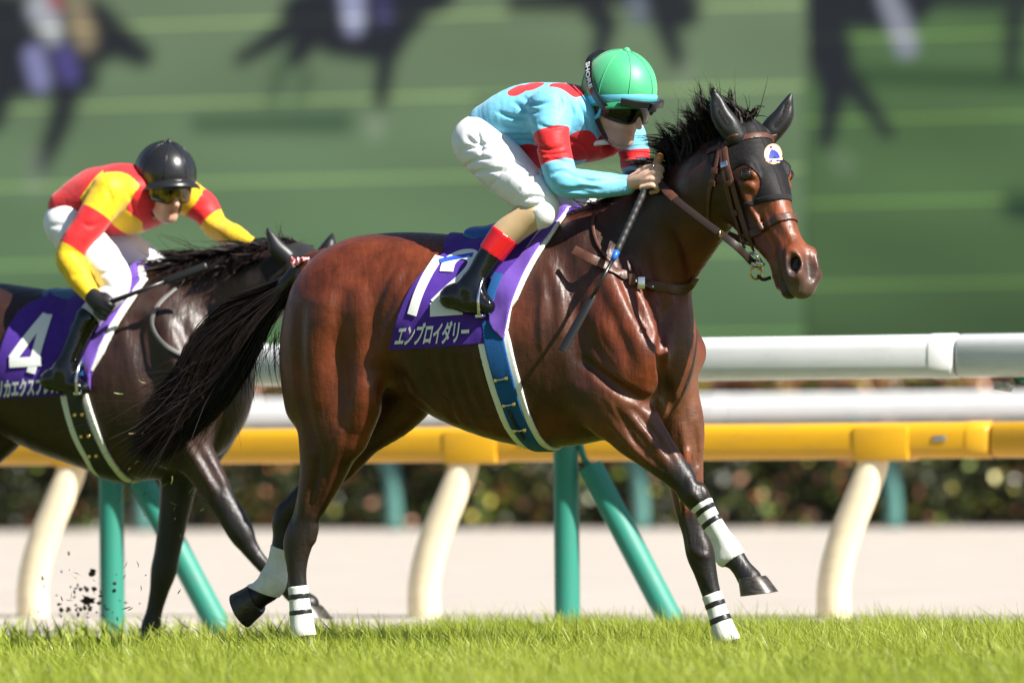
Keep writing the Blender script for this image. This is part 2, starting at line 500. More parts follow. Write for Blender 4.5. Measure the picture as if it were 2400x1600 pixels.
def rail_run(f, px0, px1, y_mid, x_ref, dia, cuts, name, mat, parent, prof=0.62):
    """tube segments along the track; cuts = picture x of the joints"""
    z = f.at(x_ref, y_mid)[2]
    xs = [px0] + cuts + [px1]
    for a, b in zip(xs[:-1], xs[1:]):
        A = f.at(a, 1000); B = f.at(b, 1000); A[2] = B[2] = z
        d = (B - A) / np.linalg.norm(B - A); A = A + d * .006; B = B - d * .006
        mb = MB()
        # rounded box section
        sec = []
        n = 28
        for k in range(n):
            q = 2 * math.pi * k / n; c, s_ = math.cos(q), math.sin(q)
            sec.append((math.copysign(abs(c) ** prof, c) * dia / 2, math.copysign(abs(s_) ** prof, s_) * dia / 2))
        L = np.linalg.norm(B - A)
        st = [(0, .90), (.012, 1), (L - .10, 1), (L - .099, 1.035), (L - .012, 1.035), (L, .93)]
        V = [A + d * t + f.n * x * sc + np.array((0, 0, y * sc)) for t, sc in st for x, y in sec]
        F = [(i * n + k, (i + 1) * n + k, (i + 1) * n + (k + 1) % n, i * n + (k + 1) % n) for i in range(len(st) - 1) for k in range(n)]
        F += [tuple(range(n)), tuple((len(st) - 1) * n + k for k in range(n - 1, -1, -1))]
        mb.add(V, F); mb.build('rail_segment', mat, parent, auto=40)
    return z

# nearest rail: white on green posts
f1 = track(28.4)
r1 = empty('running_rail', f1.at(1200, 1480) * np.array((1, 1, 0)))
tag(r1, 'white running rail on green posts, nearest one behind the horses', 'rail', 'running rails')
z1 = rail_run(f1, -2000, 4200, 838, 1950, .175, [-1600, 330, 2252], 'rail', M_WHITE, r1)
for px in (-835, 235, 1305, 2450):
    b = f1.at(px, 1480); b[2] = 0
    b = b + f1.n * .12                                    # posts stand behind the rail and lean over to it
    mb = MB()
    prof = [(b[0], b[1], -.05), (b[0], b[1], .3), (b[0], b[1], .62), (b[0], b[1], .86)]
    mb.tube(np.array(prof), .052, 18); mb.build('post', M_GREEN, r1, auto=50)
    q = b + np.array((0, 0, .84)); e = np.array((b[0], b[1], 0)) - f1.n * .12 - f1.f * .10; e[2] = z1 - .075
    mb = MB(); mb.tube(spline([q, q + np.array((0, 0, .1)), (q + e) / 2 + f1.n * .03 + np.array((0, 0, .09)), e], 5), [.034] * 16, 12)
    mb.build('bracket', M_GREEN, r1)
    mb = MB(); mb.tube([e - f1.f * .1 - np.array((0, 0, .045)), e - f1.f * .03 - np.array((0, 0, .055))], .02, 8)
    mb.tube([e - f1.f * .05 - np.array((0, 0, .06)), e - f1.f * .05 - np.array((0, 0, .03))], .03, 8); mb.build('clamp', M_STEEL, r1)
    # slanting strut beside the post
    a = f1.at(px + 78, 1092, .12); c = f1.at(px + 292, 1462, .12); c[2] = -.03
    mb = MB(); ax = (a - c) / np.linalg.norm(a - c)
    mb.tube([c, a - ax * .02, a, a + ax * .004], [.052, .052, .050, .034], 18); s_ = mb.build('strut', M_GREEN, r1, auto=50)
    mb = MB(); mb.tube(spline([a + ax * .0, a + ax * .06 + np.array((-.005, 0, .0)), q + np.array((0.03, 0, .10))], 4), .014, 8); mb.build('tie_rod', M_GREEN, r1)

# middle rail: yellow on cream swan-neck posts
f2 = track(31.0)
r2 = empty('running_rail', f2.at(1200, 1440) * np.array((1, 1, 0)))
tag(r2, 'yellow running rail on cream swan-neck posts in the middle', 'rail', 'running rails')
z2 = rail_run(f2, -2200, 4600, 1040, 1200, .158, [-1500, 2330], 'rail', M_YELL, r2)
for px in (-850, 78, 995, 1955, 2960):
    p = [f2.at(px, 1452), f2.at(px + 4, 1370), f2.at(px + 28, 1275), f2.at(px + 72, 1165), f2.at(px + 95, 1100), f2.at(px + 97, 1045)]
    p[0][2] = -.02
    dz = z2 - p[-1][2]
    for i in range(1, 6): p[i] = p[i] + np.array((0, 0, dz * i / 5)) + f2.n * (-.04 * math.sin(i / 5 * 3.14))
    mb = MB(); mb.tube(spline(p, 5), [.078 - .012 * i / 25 for i in range(26)], 18, flat=f2.n, squash=.8); mb.build('post', M_CREAM, r2)
    c = p[-1] + f2.f * .05; c[2] = z2 - .012
    mb = MB(); mb.box(c, f2.f * .13, f2.n * .088, np.array((0, 0, .076)), .02); mb.build('clamp', M_YELL, r2, auto=40)
    mb = MB(); mb.box(c + f2.f * .27 - f2.n * .08 + np.array((0, 0, .02)), f2.f * .03, f2.n * .004, np.array((0, 0, .012)), .002); mb.build('plate', M_STEEL, r2)

# far rail: white on green swan-neck posts in front of the hedge
f3 = track(57.4)
r3 = empty('running_rail', f3.at(1200, 1237) * np.array((1, 1, 0)))
tag(r3, 'white running rail farthest back, in front of the hedge', 'rail', 'running rails')
z3 = rail_run(f3, -1800, 4200, 962, 1200, .21, [-300, 1700], 'rail', M_WHITE, r3)
for px in (-880, -280, 325, 912, 1492, 2085, 2690):
    b = f3.at(px, 1240); b[2] = 0
    p = [b, b + np.array((0, 0, .25)), b + np.array((-.02, 0, .5)), b + np.array((-.14, 0, .72)), b + np.array((-.28, 0, .86)), b + np.array((-.33, 0, z3 - .08))]
    p = [q + f3.n * .10 for q in p]
    mb = MB(); mb.tube(spline(p, 4), .066, 12); mb.build('post', M_TEAL, r3)

# ---- hedge with red new growth
fh = track(58.4); L0, L1, HH, HD = -14.0, 16.0, 1.30, 1.1
hedge = empty('hedge', fh.o); tag(hedge, 'clipped dark green hedge with red and yellow leaves below the screen', 'hedge')
r = np.random.default_rng(8); n = 84000
u = r.uniform(L0, L1, n); a = r.uniform(0, 1, n)
face = r.uniform(0, 1, n) < .62
dv = np.where(face, np.abs(r.normal(0, .09, n)) - .03, r.uniform(-.02, HD, n))
zz = np.where(face, r.uniform(.0, HH, n), HH + r.normal(0, .045, n))
lump = .05 * np.sin(u * 3.1) + .04 * np.sin(u * 7.7 + zz * 5) + .04 * np.sin(zz * 9 + u * 2)
c = fh.o + u[:, None] * fh.f + (dv + lump)[:, None] * fh.n; c[:, 2] = zz
A = r.normal(size=(n, 3)); A /= np.linalg.norm(A, axis=1)[:, None]
B = r.normal(size=(n, 3)); B -= (A * B).sum(1)[:, None] * A; B /= np.linalg.norm(B, axis=1)[:, None]
sz = r.uniform(.022, .045, n)[:, None]
V = np.stack([c - A * sz * 1.5, c + B * sz * .8, c + A * sz * 1.5, c - B * sz * .8], 1).reshape(-1, 3)
o = mesh_obj('foliage', V, np.arange(4 * n).reshape(-1, 4), None, hedge)
pal = np.array([(.022, .026, .012), (.05, .065, .020), (.15, .21, .03), (.34, .11, .05), (.50, .26, .17), (.48, .42, .09)])
# clusters of colour along the hedge
cl = np.sin(u * 2.3 + 1) + np.sin(u * 5.3 + zz * 6) + np.sin(zz * 8 - u * 3.1) + r.normal(0, .8, n)
pr = np.where(zz > HH - .14, r.choice(6, n, p=[.08, .12, .15, .28, .27, .10]), np.where(cl > 1.9, r.choice(6, n, p=[.20, .15, .24, .12, .15, .14]), r.choice(6, n, p=[.68, .20, .06, .02, .02, .02])))
cattr(o, 'leaf', np.repeat(pal[pr] * r.uniform(.9, 1.8, (n, 1)), 4, 0))
m = Mat('hedge leaf', rough=.4, spec=.5); m.set('Base Color', m.attr('leaf', 'Color')); o.data.materials.append(m.m)
tag(o, kind='stuff')
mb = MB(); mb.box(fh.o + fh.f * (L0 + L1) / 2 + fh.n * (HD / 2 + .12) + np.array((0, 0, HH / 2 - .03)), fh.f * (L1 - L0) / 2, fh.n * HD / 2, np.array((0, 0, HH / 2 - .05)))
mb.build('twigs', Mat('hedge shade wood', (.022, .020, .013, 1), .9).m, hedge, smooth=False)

# ---- big video screen showing the race, built of long panels
fs = track(66.0)
screen = empty('video_screen', fs.at(1200, 1180)); tag(screen, 'huge outdoor video screen showing blurred galloping horses on green turf', 'screen')
SEAM = 1888
def capsule(x, y, x0, y0, x1, y1, r0, r1):
    dx, dy = x1 - x0, y1 - y0; t = np.clip(((x - x0) * dx + (y - y0) * dy) / (dx * dx + dy * dy + 1e-6), 0, 1)
    return np.hypot(x - x0 - t * dx, y - y0 - t * dy) - (r0 + t * (r1 - r0))
def shape(x, y, caps, soft):
    d = np.min([capsule(x, y, *c) for c in caps], axis=0)
    q = np.clip(.5 - (d - 3) / (1.3 * soft), 0, 1); return q * q * (3 - 2 * q)
lin = lambda *c: np.array(srgb(*c)[:3])
def picture(x, y):
    """the race as the screen shows it: soft dark horses on a green track"""
    k = np.clip((y + 100) / 900, 0, 1)[:, None]
    c = lin(120, 139, 108) * (1 - k) + lin(100, 136, 93) * k
    c = np.where((y > 560)[:, None], c * (1 - .20 * np.clip((y - 560) / 150, 0, 1))[:, None], c)
    w = np.sin(x * .004 + y * .011) + np.sin(x * .0091 - y * .017 + 2) + np.sin(x * .0023 + y * .026 + 4)
    c = c * (1 + .045 * w)[:, None]
    right = (x > SEAM)[:, None]
    c = np.where(right, lin(84, 116, 72) * (1.08 - .32 * np.clip((y - 250) / 500, 0, 1))[:, None] * (1 + .07 * w)[:, None], c)
    dark = lin(26, 31, 42)
    def put(caps, col, soft, a=1.0):
        nonlocal c
        q = (shape(x, y, caps, soft) * a)[:, None]; c = c * (1 - q) + col * q
    put([(470, 292, 800, 288, 14, 20)], lin(62, 92, 66), 46)
    put([(1130, 235, 1420, 232, 10, 12)], lin(66, 98, 72), 40, .8)
    put([(-60, 60, 210, 90, 90, 70), (210, 60, 330, 130, 60, 26), (40, 160, 190, 180, 70, 40), (160, 200, 140, 290, 36, 24), (140, 290, 100, 385, 24, 16), (10, 180, -20, 280, 40, 28)], dark, 34)
    put([(80, 130, 95, 190, 22, 22)], lin(150, 150, 200), 22, .9)
    put([(150, 130, 165, 175, 20, 20)], lin(92, 84, 160), 22, .8)
    put([(100, 20, 125, 85, 34, 18)], lin(190, 195, 205), 24, .9); put([(180, 20, 200, 95, 24, 24)], lin(165, 150, 120), 26, .8); put([(130, -10, 132, 10, 16, 14)], lin(170, 60, 70), 20, .8)
    put([(85, 370, 80, 440, 20, 20)], lin(140, 150, 140), 30, .35)
    put([(565, 138, 720, 45, 12, 34), (720, 40, 930, 20, 62, 70), (930, 50, 905, 130, 48, 26), (905, 130, 893, 235, 22, 14), (735, 70, 690, 135, 40, 22), (920, 20, 1010, -30, 50, 60), (780, 90, 880, 105, 40, 40)], dark, 30)
    put([(825, -10, 830, 60, 26, 20)], lin(165, 170, 205), 22); put([(895, 10, 900, 40, 18, 18)], lin(70, 68, 120), 22, .7)
    put([(660, 160, 640, 235, 18, 12), (720, 180, 700, 235, 12, 8)], lin(70, 96, 70), 40, .8)
    put([(880, 295, 880, 310, 20, 16)], lin(160, 175, 150), 30, .5)
    put([(1210, 10, 1340, 5, 20, 26), (1380, -20, 1420, 60, 56, 26), (1420, 60, 1400, 140, 24, 14), (1480, -30, 1590, 20, 60, 50), (1555, 40, 1590, 150, 30, 14)], dark, 36)
    put([(1490, 0, 1500, 40, 22, 16)], lin(110, 120, 140), 28, .8)
    put([(1610, 165, 1600, 185, 20, 14)], lin(150, 165, 140), 30, .4)
    put([(2020, 178, 2420, 190, 16, 24)], lin(46, 76, 44), 44, .9); put([(1900, -30, 2100, -20, 90, 90), (1925, 60, 1960, 190, 62, 44), (1960, 190, 1935, 330, 34, 16), (1990, 190, 2080, 310, 26, 12)], dark * right, 30, 1.0 * (x > SEAM))
    put([(2085, -10, 2125, 110, 26, 24)], lin(150, 155, 170), 22, 1.0 * (x > SEAM)); put([(2150, -20, 2420, -30, 40, 50), (2380, 10, 2370, 170, 26, 12)], dark, 34, .9)
    put([(1970, 375, 1980, 385, 24, 24)], lin(130, 150, 120), 34, .4)
    put([(2380, 480, 2460, 490, 26, 30)], lin(30, 56, 44), 46)
    return c
M_LED = Mat('led panel', (.01, .01, .01, 1), .5, .2)
M_LED.set('Emission Color', M_LED.attr('led', 'Color')); M_LED.set('Emission Strength', 1 / EXPO * .82)
mb = MB(); zc = fs.at(1200, 0)[2]
uC = lambda px: (fs.at(px, 500) - fs.o) @ fs.f
zL, zR = fs.at(1200, 224)[2], fs.at(2067, 283)[2]; MH = (fs.at(1200, 224)[2] - fs.at(1200, 413)[2])
BOT, TOP = 1.25, 9.2
for (p0, p1_, z0) in ((-4600, SEAM, zL), (SEAM + 3, 6400, zR)):
    u0, u1 = uC(p0), uC(p1_)
    k0 = math.floor((BOT - z0) / MH); k = k0
    while z0 + k * MH < TOP:
        a, b = max(BOT, z0 + k * MH + .024), min(TOP, z0 + (k + 1) * MH); k += 1
        if b - a < .06: continue
        nu = max(3, int((u1 - u0) / .055)); nv = max(3, int((b - a) / .055) + 1)
        U, Z = np.meshgrid(np.linspace(u0, u1, nu), np.linspace(a, b, nv)); U = U.ravel(); Z = Z.ravel()
        V = fs.o + U[:, None] * fs.f; V[:, 2] = Z
        i = (np.arange(nv - 1)[:, None] * nu + np.arange(nu - 1)[None]).ravel()
        o = mesh_obj('panel', V, np.column_stack([i, i + 1, i + nu + 1, i + nu]), M_LED.m, screen)
        P = np.array([to_px(v) for v in V]); cattr(o, 'led', picture(P[:, 0], P[:, 1]))
        # lit joint below the panel
        Vs = np.array([fs.o + fs.f * u_ for u_ in np.linspace(u0, u1, nu)]); Vs = np.vstack([Vs, Vs]); Vs[:nu, 2] = a - .024; Vs[nu:, 2] = a; Vs += fs.n * -.004
        j = np.arange(nu - 1)
        if a > BOT + .05:
            o = mesh_obj('lit_joint', Vs, np.column_stack([j, j + 1, j + nu + 1, j + nu]), M_LED.m, screen)
            P = np.array([to_px(v) for v in Vs]); cattr(o, 'led', picture(P[:, 0], P[:, 1]) * np.array((2.9, 2.75, 1.9)) + np.array((.01, .015, .0)))
mb = MB(); mb.box(fs.o + fs.f * (uC(-4600) + uC(6400)) / 2 + fs.n * .35 + np.array((0, 0, (BOT + TOP) / 2)), fs.f * (uC(6400) - uC(-4600)) / 2 + fs.f * .2, fs.n * .3, np.array((0, 0, (TOP - BOT) / 2 + .15)), .03)
mb.build('housing', Mat('screen housing', (.03, .035, .04, 1), .6).m, screen, smooth=False)
for px in (-4200, -2000, -200, 1400, 3000, 4600, 6000):
    mb = MB(); b = fs.at(px, 1100) + fs.n * .4; b[2] = BOT / 2 - .1
    mb.box(b, fs.f * .25, fs.n * .2, np.array((0, 0, BOT / 2)), .02); mb.build('support_leg', M_STEEL, screen, smooth=False)
# ================================================================== the leading horse
HF = Frame((0, 25.0, 0), THETA)
def fur_material(name, rough=.46):
    m = Mat(name, rough=rough, spec=.46)
    col = m.attr('coat', 'Color')
    fine = m.noise(170, 3, .6, stretch=(.30, .30, 1.0)); big = m.noise(9, 5, .6)
    blotch = m.ramp(big, [(.32, (.55, .52, .50)), (.62, (1.18, 1.15, 1.12))])
    c = m.mix(1.0, col, blotch, 'MULTIPLY')
    c = m.mix(m.math('MULTIPLY', fine, .35), c, (.004, .003, .003, 1))
    m.set('Base Color', c)
    m.set('Roughness', m.math('ADD', m.math('MULTIPLY', big, .20), m.math('MULTIPLY_ADD', fine, .16, rough - .20)))
    ob = m.obj()
    fib = m.n('ShaderNodeMapping', i_Vector=ob, i_Rotation=(0, .75, .3), i_Scale=(2.6, 1.2, .55)).outputs[0]
    h = m.math('ADD', m.math('MULTIPLY', fine, .24), m.math('MULTIPLY', m.noise(30, 4, .62), .50))
    h = m.math('ADD', h, m.math('MULTIPLY', m.noise(11, 3, .5, vec=fib), 1.5))
    m.bump(h, .42, .008)
    m.set('Sheen Weight', .03); m.set('Sheen Roughness', .4); m.set('Sheen Tint', (.6, .35, .25, 1))
    return m.m
def pts(f, rows):
    return np.array([f.at(*r_[:3]) for r_ in rows])
class Body(Solid):
    def limb(s, f, rows, k=.03, n='f', cut=False, div=5):
        """rows: (px, py, v, radius[, side factor])"""
        R = [r_[3] for r_ in rows]; mm = [r_[4] if len(r_) > 4 else 1.0 for r_ in rows]
        return s.tube(pts(f, rows), R, k, f.n if n == 'f' else n, mm, div, cut)
    def ridge(s, path, hgt, r, k=.02, n=5):
        P, N = s.drape(path, 0, n)
        i = np.linspace(0, math.pi, len(P)); hh = hgt * np.sin(i) ** .6
        return s.tube(P - N * (r - hh)[:, None], r, k, div=1)
    def groove(s, path, dep, r, k=.02, n=5):
        P, N = s.drape(path, 0, n)
        i = np.linspace(0, math.pi, len(P)); dd = dep * np.sin(i) ** .6
        return s.tube(P + N * (r - dd)[:, None], r, k, div=1, cut=True)

class Head:
    """head frame: s down the face from the poll, t out of the face, w to the animal's left"""
    def __init__(s, p0, phi, alpha, size=1.0):
        s.p = np.asarray(p0); c, q = math.cos(phi), math.sin(phi); a, b = math.sin(alpha), math.cos(alpha)
        s.A = np.array((c * a, -q * a, -b)) * size; s.B = np.array((c * b, -q * b, a)) * size; s.L = np.array((q, c, 0)) * size; s.k = size
        s.n = s.L / size
    def at(s, a, b, w=0.0): return s.p + a * s.A + b * s.B + w * s.L
    def tube(s, S, rows, k=.02, cut=False, div=5):
        S.tube(np.array([s.at(*r_[:3]) for r_ in rows]), [r_[3] * s.k for r_ in rows], k * s.k, s.n, [r_[4] if len(r_) > 4 else 1. for r_ in rows], div, cut)
def horse_head(S, hd):
    T = lambda rows, k=.02, cut=False: hd.tube(S, rows, k, cut)
    T([(.02, -.085, 0, .070, 1.0), (.12, -.090, 0, .084, 1.12), (.22, -.090, 0, .082, 1.12), (.29, -.085, 0, .072, 1.0)], .04)
    T([(.24, -.080, 0, .074, .95), (.36, -.074, 0, .064, .86), (.48, -.066, 0, .056, .86), (.58, -.062, 0, .054, 1.0)], .03)
    T([(.55, -.066, 0, .062, .95), (.64, -.064, 0, .058, 1.02)], .03)
    T([(.645, -.072, 0, .046, 1.15), (.672, -.082, 0, .036, 1.3)], .025)
    T([(.55, -.140, 0, .034, 1.1), (.640, -.150, 0, .030, 1.15)], .012); T([(.560, -.172, 0, .028, 1.05), (.595, -.176, 0, .026, 1.05)], .02)
    for w_ in (-1, 1):
        T([(.17, -.150, .050 * w_, .080, .5), (.25, -.178, .048 * w_, .088, .5), (.30, -.180, .046 * w_, .070, .5)], .03)
        T([(.27, -.200, .035 * w_, .060, .7), (.38, -.176, .030 * w_, .046, .8), (.47, -.150, .022 * w_, .036, .9), (.56, -.128, .012 * w_, .030, 1)], .03)
        # cheek bone, brow, orbit
        T([(.215, -.085, .099 * w_, .015), (.30, -.105, .083 * w_, .013), (.40, -.108, .064 * w_, .009)], .016)
        T([(.30, -.140, .098 * w_, .018), (.40, -.135, .082 * w_, .018)], .03, True)
        T([(.200, -.056, .074 * w_, .036)], .03)
        T([(.160, -.050, .078 * w_, .018), (.178, -.034, .084 * w_, .015), (.215, -.030, .080 * w_, .011)], .025)
        T([(.222, -.070, .098 * w_, .011), (.245, -.056, .088 * w_, .010)], .02)
        T([(.200, -.049, .118 * w_, .0185)], .008, True)
        # hollow above the eye and between cheek bone and nose
        T([(.125, -.045, .100 * w_, .022)], .03, True)
        T([(.34, -.045, .088 * w_, .022), (.46, -.05, .082 * w_, .022)], .035, True)
        # nostril: flared rim, then the opening
        T([(.560, -.022, .040 * w_, .030), (.600, -.022, .046 * w_, .036), (.632, -.034, .044 * w_, .030)], .022)
        T([(.572, -.002, .070 * w_, .017), (.603, -.004, .068 * w_, .030), (.624, -.022, .068 * w_, .022)], .008, True)
        T([(.588, -.018, .036 * w_, .015), (.606, -.022, .048 * w_, .022)], .006, True)
        # line of the mouth
        T([(.535, -.108, .056 * w_, .009), (.58, -.106, .060 * w_, .012), (.64, -.108, .054 * w_, .012), (.685, -.114, .026 * w_, .011)], .006, True)
    T([(.60, .008, 0, .016), (.66, -.015, 0, .014)], .02, True)

def build_hoof(hd_top, hd_sole, fwd, side, w_top, w_sole, name, mat, parent):
    """hd_top/hd_sole: centres of coronet and sole; fwd: toe direction; widths (length, breadth)"""
    mb = MB(); n = 20; V = []
    top, sole = np.asarray(hd_top), np.asarray(hd_sole); ax = sole - top
    for t in (0, .12, .5, .9, 1.0):
        c = top + ax * t; L = w_top[0] + (w_sole[0] - w_top[0]) * t; B = w_top[1] + (w_sole[1] - w_top[1]) * t
        if t == 0: L *= .97; B *= .97
        for k in range(n):
            q = 2 * math.pi * k / n; x = math.cos(q); y = math.sin(q)
            x = x if x > 0 else x * .72
            V.append(c + fwd * x * L + side * y * B * (1 if x > 0 else .93) + (.02 * ax * x * (1 - t)))
    F = [(i * n + k, i * n + (k + 1) % n, (i + 1) * n + (k + 1) % n, (i + 1) * n + k) for i in range(4) for k in range(n)]
    F += [tuple(range(n)), tuple(4 * n + k for k in range(n))]
    mb.add(V, F); o = mb.build(name, mat, parent, auto=50)
    bm = bmesh.new(); bm.from_mesh(o.data); bmesh.ops.recalc_face_normals(bm, faces=bm.faces); bm.to_mesh(o.data); bm.free()
    return o
def paint(V, base, spots):
    """coat colour, with some shade painted in: soft patches (centre line, radius, soft, colour)"""
    C = np.tile(np.asarray(base, float), (len(V), 1))
    for P, r_, soft, col in spots:
        P = np.asarray(P, float); P = P[None] if P.ndim == 1 else P
        if len(P) == 1: d = np.linalg.norm(V - P[0], axis=1)
        else:
            d = np.full(len(V), 9.0)
            for a, b in zip(P[:-1], P[1:]):
                e = b - a; t = np.clip((V - a) @ e / (e @ e + 1e-9), 0, 1); d = np.minimum(d, np.linalg.norm(V - a - t[:, None] * e, axis=1))
        q = np.clip((r_ + soft - d) / (2 * soft), 0, 1); q = (q * q * (3 - 2 * q))[:, None]
        C = C * (1 - q) + np.asarray(col) * q
    return C
M_FUR = fur_material('bay coat')

S1 = Body((-1.10, 24.15, -.02), (1.18, 25.85, 2.08), .0068)
L = lambda rows, k=.03, **kw: S1.limb(HF, rows, k, **kw)
# trunk
L([(870, 722, 0, .25, 1.0), (1000, 744, 0, .292, .95), (1120, 782, 0, .342, .86), (1250, 786, 0, .40, .74), (1345, 783, 0, .395, .66), (1420, 800, 0, .325, .62)], .05)
L([(742, 660, 0, .065, 1.3), (830, 655, 0, .125, 1.3), (930, 690, 0, .205, 1.05), (1040, 730, 0, .25, 1)], .08)
# neck
L([(1385, 690, 0, .28, .60), (1480, 612, -.01, .235, .48), (1580, 530, -.055, .178, .46), (1658, 458, -.12, .142, .52), (1712, 412, -.175, .112, .62)], .07)
L([(1290, 560, 0, .05, .9), (1370, 530, 0, .05, .9), (1475, 478, -.01, .035, .9), (1605, 388, -.08, .026, .9), (1700, 328, -.15, .026, 1)], .05)
# shoulders, breast
for sd, dx in ((-1, 0), (1, 86)):
    L([(1372 + dx, 590, .10 * sd, .085, .7), (1440 + dx, 710, .165 * sd, .105, .6), (1505 + dx, 825, .175 * sd, .085, .75)], .06)
    L([(1510 + dx, 828, .17 * sd, .080, .9), (1465 + dx, 900, .175 * sd, .105, .75), (1425 + dx, 965, .165 * sd, .09, .8)], .05)
    L([(1400 + dx, 800, .17 * sd, .12, .5), (1400 + dx, 900, .18 * sd, .11, .6)], .06)
    L([(1492 + dx, 770, .12 * sd, .080, .9), (1500 + dx, 840, .12 * sd, .082, .9), (1503 + dx * .98, 896, .115 * sd, .066, .95)], .03)
L([(1545, 700, 0, .09, .8), (1560, 800, 0, .10, .9), (1545, 900, 0, .10, .9), (1480, 970, 0, .11, 1)], .05)
# near fore leg
L([(1440, 930, -.15, .118, .75), (1478, 998, -.145, .098, .72), (1527, 1051, -.14, .074, .78), (1577, 1101, -.135, .056, .85), (1606, 1133, -.13, .047, .9), (1628, 1160, -.13, .051, .85),
   (1646, 1183, -.125, .038, .85), (1662, 1207, -.12, .030, .8), (1690, 1253, -.115, .030, .8), (1708, 1284, -.11, .038, .85), (1717, 1300, -.11, .040, .85), (1738, 1330, -.11, .036, .9), (1757, 1356, -.11, .043, .95)], .03)
L([(1512, 985, -.15, .05, .8), (1560, 1060, -.15, .035, .8), (1600, 1115, -.14, .02, .8)], .03)
L([(1648, 1215, -.115, .014), (1682, 1272, -.11, .014), (1697, 1308, -.11, .028)], .02)
# far fore leg
L([(1575, 930, .11, .10, .8), (1594, 1000, .115, .090, .75), (1604, 1080, .12, .070, .8), (1614, 1180, .12, .056, .85), (1628, 1245, .12, .046, .9), (1641, 1295, .12, .052, .85), (1652, 1335, .12, .043, .85),
   (1664, 1380, .12, .036, .85), (1681, 1430, .12, .033, .85), (1697, 1478, .12, .040, .85), (1706, 1498, .12, .041, .9), (1722, 1522, .12, .034, .9), (1734, 1540, .12, .041, .95)], .03)
# near hind leg
L([(800, 735, -.11, .20, .85), (778, 800, -.125, .185, .78), (772, 890, -.13, .168, .72), (780, 965, -.135, .142, .72), (770, 1040, -.135, .112, .72), (757, 1100, -.13, .088, .75), (736, 1165, -.125, .062, .85), (719, 1215, -.12, .047, .9),
   (706, 1258, -.12, .051, .8), (697, 1300, -.12, .044, .8), (696, 1345, -.12, .0355, .85), (701, 1400, -.12, .0345, .85), (707, 1455, -.12, .040, .85), (711, 1478, -.12, .041, .9), (722, 1505, -.12, .034, .9), (733, 1530, -.12, .041, .95)], .06)
L([(880, 800, -.18, .10, .7), (850, 930, -.185, .085, .7), (818, 1020, -.17, .07, .7)], .06)
L([(850, 640, -.10, .10, .9), (760, 720, -.13, .11, .8), (715, 830, -.13, .08, .8), (715, 950, -.12, .07, .8)], .05)
L([(735, 1238, -.12, .017), (730, 1262, -.12, .016)], .02)
L([(716, 1120, -.11, .012), (700, 1200, -.115, .016), (683, 1262, -.115, .027), (682, 1300, -.115, .020)], .02)
# far hind leg
L([(880, 760, .11, .20, .8), (950, 880, .13, .140, .8), (925, 952, .13, .108, .8), (853, 1020, .13, .078, .8), (805, 1082, .13, .062, .85), (752, 1130, .125, .053, .9), (700, 1178, .12, .049, .9), (667, 1213, .12, .045, .9),
   (663, 1258, .12, .038, .9), (650, 1318, .115, .034, .9), (640, 1358, .11, .050, .9), (630, 1376, .11, .050, .9), (608, 1393, .11, .046, .9), (594, 1402, .11, .052, 1)], .035)
L([(850, 660, .10, .10, .9), (790, 740, .13, .13, .8), (760, 850, .13, .10, .8)], .05)
# tail root
L([(760, 610, 0, .04), (715, 622, 0, .036), (670, 668, 0, .03), (610, 730, 0, .02)], .03)
# head
HD = Head(HF.at(1776, 285, -.17), math.radians(55), math.radians(29.5), .955)
horse_head(S1, HD)
L([(1668, 430, -.16, .11, .6), (1720, 420, -.19, .10, .6)], .05)
X_ = np.array((1, 0, 0)); Z_ = np.array((0, 0, 1.)); Y_ = np.array((0, 1., 0))
EARS = []
for w_, dx, dz in ((-1, -44, 100), (1, 50, 88)):
    b = HD.at(.015, -.055, .085 * w_)
    t_ = b + X_ * dx / 650 + Z_ * dz / 650
    mid = b + X_ * dx / 650 * .62 + Z_ * dz / 650 * .42
    EARS.append((b, mid, t_)); S1.tube([b, mid, t_], [.03, .024, .004], .02)
# muscle relief where the photograph shows it
R_, G_ = S1.ridge, S1.groove
G_([(1318, 610), (1345, 700), (1352, 790), (1368, 880)], .020, .045, .03)         # hollow behind the shoulder blade
R_([(1395, 600), (1440, 690), (1488, 800)], .012, .035, .03)
G_([(1440, 600), (1478, 690), (1518, 780)], .014, .022, .02)
R_([(1300, 640), (1318, 700), (1318, 780)], .008, .022, .02)
R_([(1268, 650), (1275, 720), (1268, 800)], .005, .02, .02)
R_([(1385, 720), (1430, 790), (1470, 880)], .012, .045, .03)                       # triceps
R_([(1492, 760), (1502, 830), (1505, 890)], .010, .035, .02)
G_([(1362, 840), (1410, 880), (1460, 915), (1530, 948)], .022, .022, .016)
G_([(1556, 735), (1553, 830), (1558, 900), (1575, 960)], .026, .024, .02)
R_([(1455, 950), (1510, 1010), (1560, 1070)], .008, .016, .014)
G_([(1486, 958), (1536, 1020), (1580, 1085)], .009, .011, .010)
R_([(1430, 980), (1470, 1035), (1530, 1088)], .008, .018, .014)
G_([(1452, 985), (1500, 1050), (1556, 1100)], .006, .010, .010)
R_([(1600, 1000), (1612, 1080), (1622, 1160)], .007, .016, .014)
G_([(1628, 1000), (1634, 1060), (1636, 1130)], .008, .010, .010)
R_([(1590, 1160), (1612, 1235), (1620, 1290)], .006, .010, .010)
G_([(1566, 540), (1588, 620), (1596, 700)], .020, .030, .02)                       # jugular groove
R_([(1530, 560), (1545, 640), (1560, 700)], .009, .025, .02)
for x in (1478, 1492, 1508): G_([(x - 12, 605), (x, 640), (x + 10, 690)], .004, .007, .008)
G_([(912, 680), (868, 770), (858, 880)], .020, .040, .03)
R_([(945, 628), (912, 690), (886, 760)], .014, .022, .018)                          # point of the hip and flank edge
R_([(845, 690), (856, 800), (850, 900), (832, 990)], .014, .045, .03)
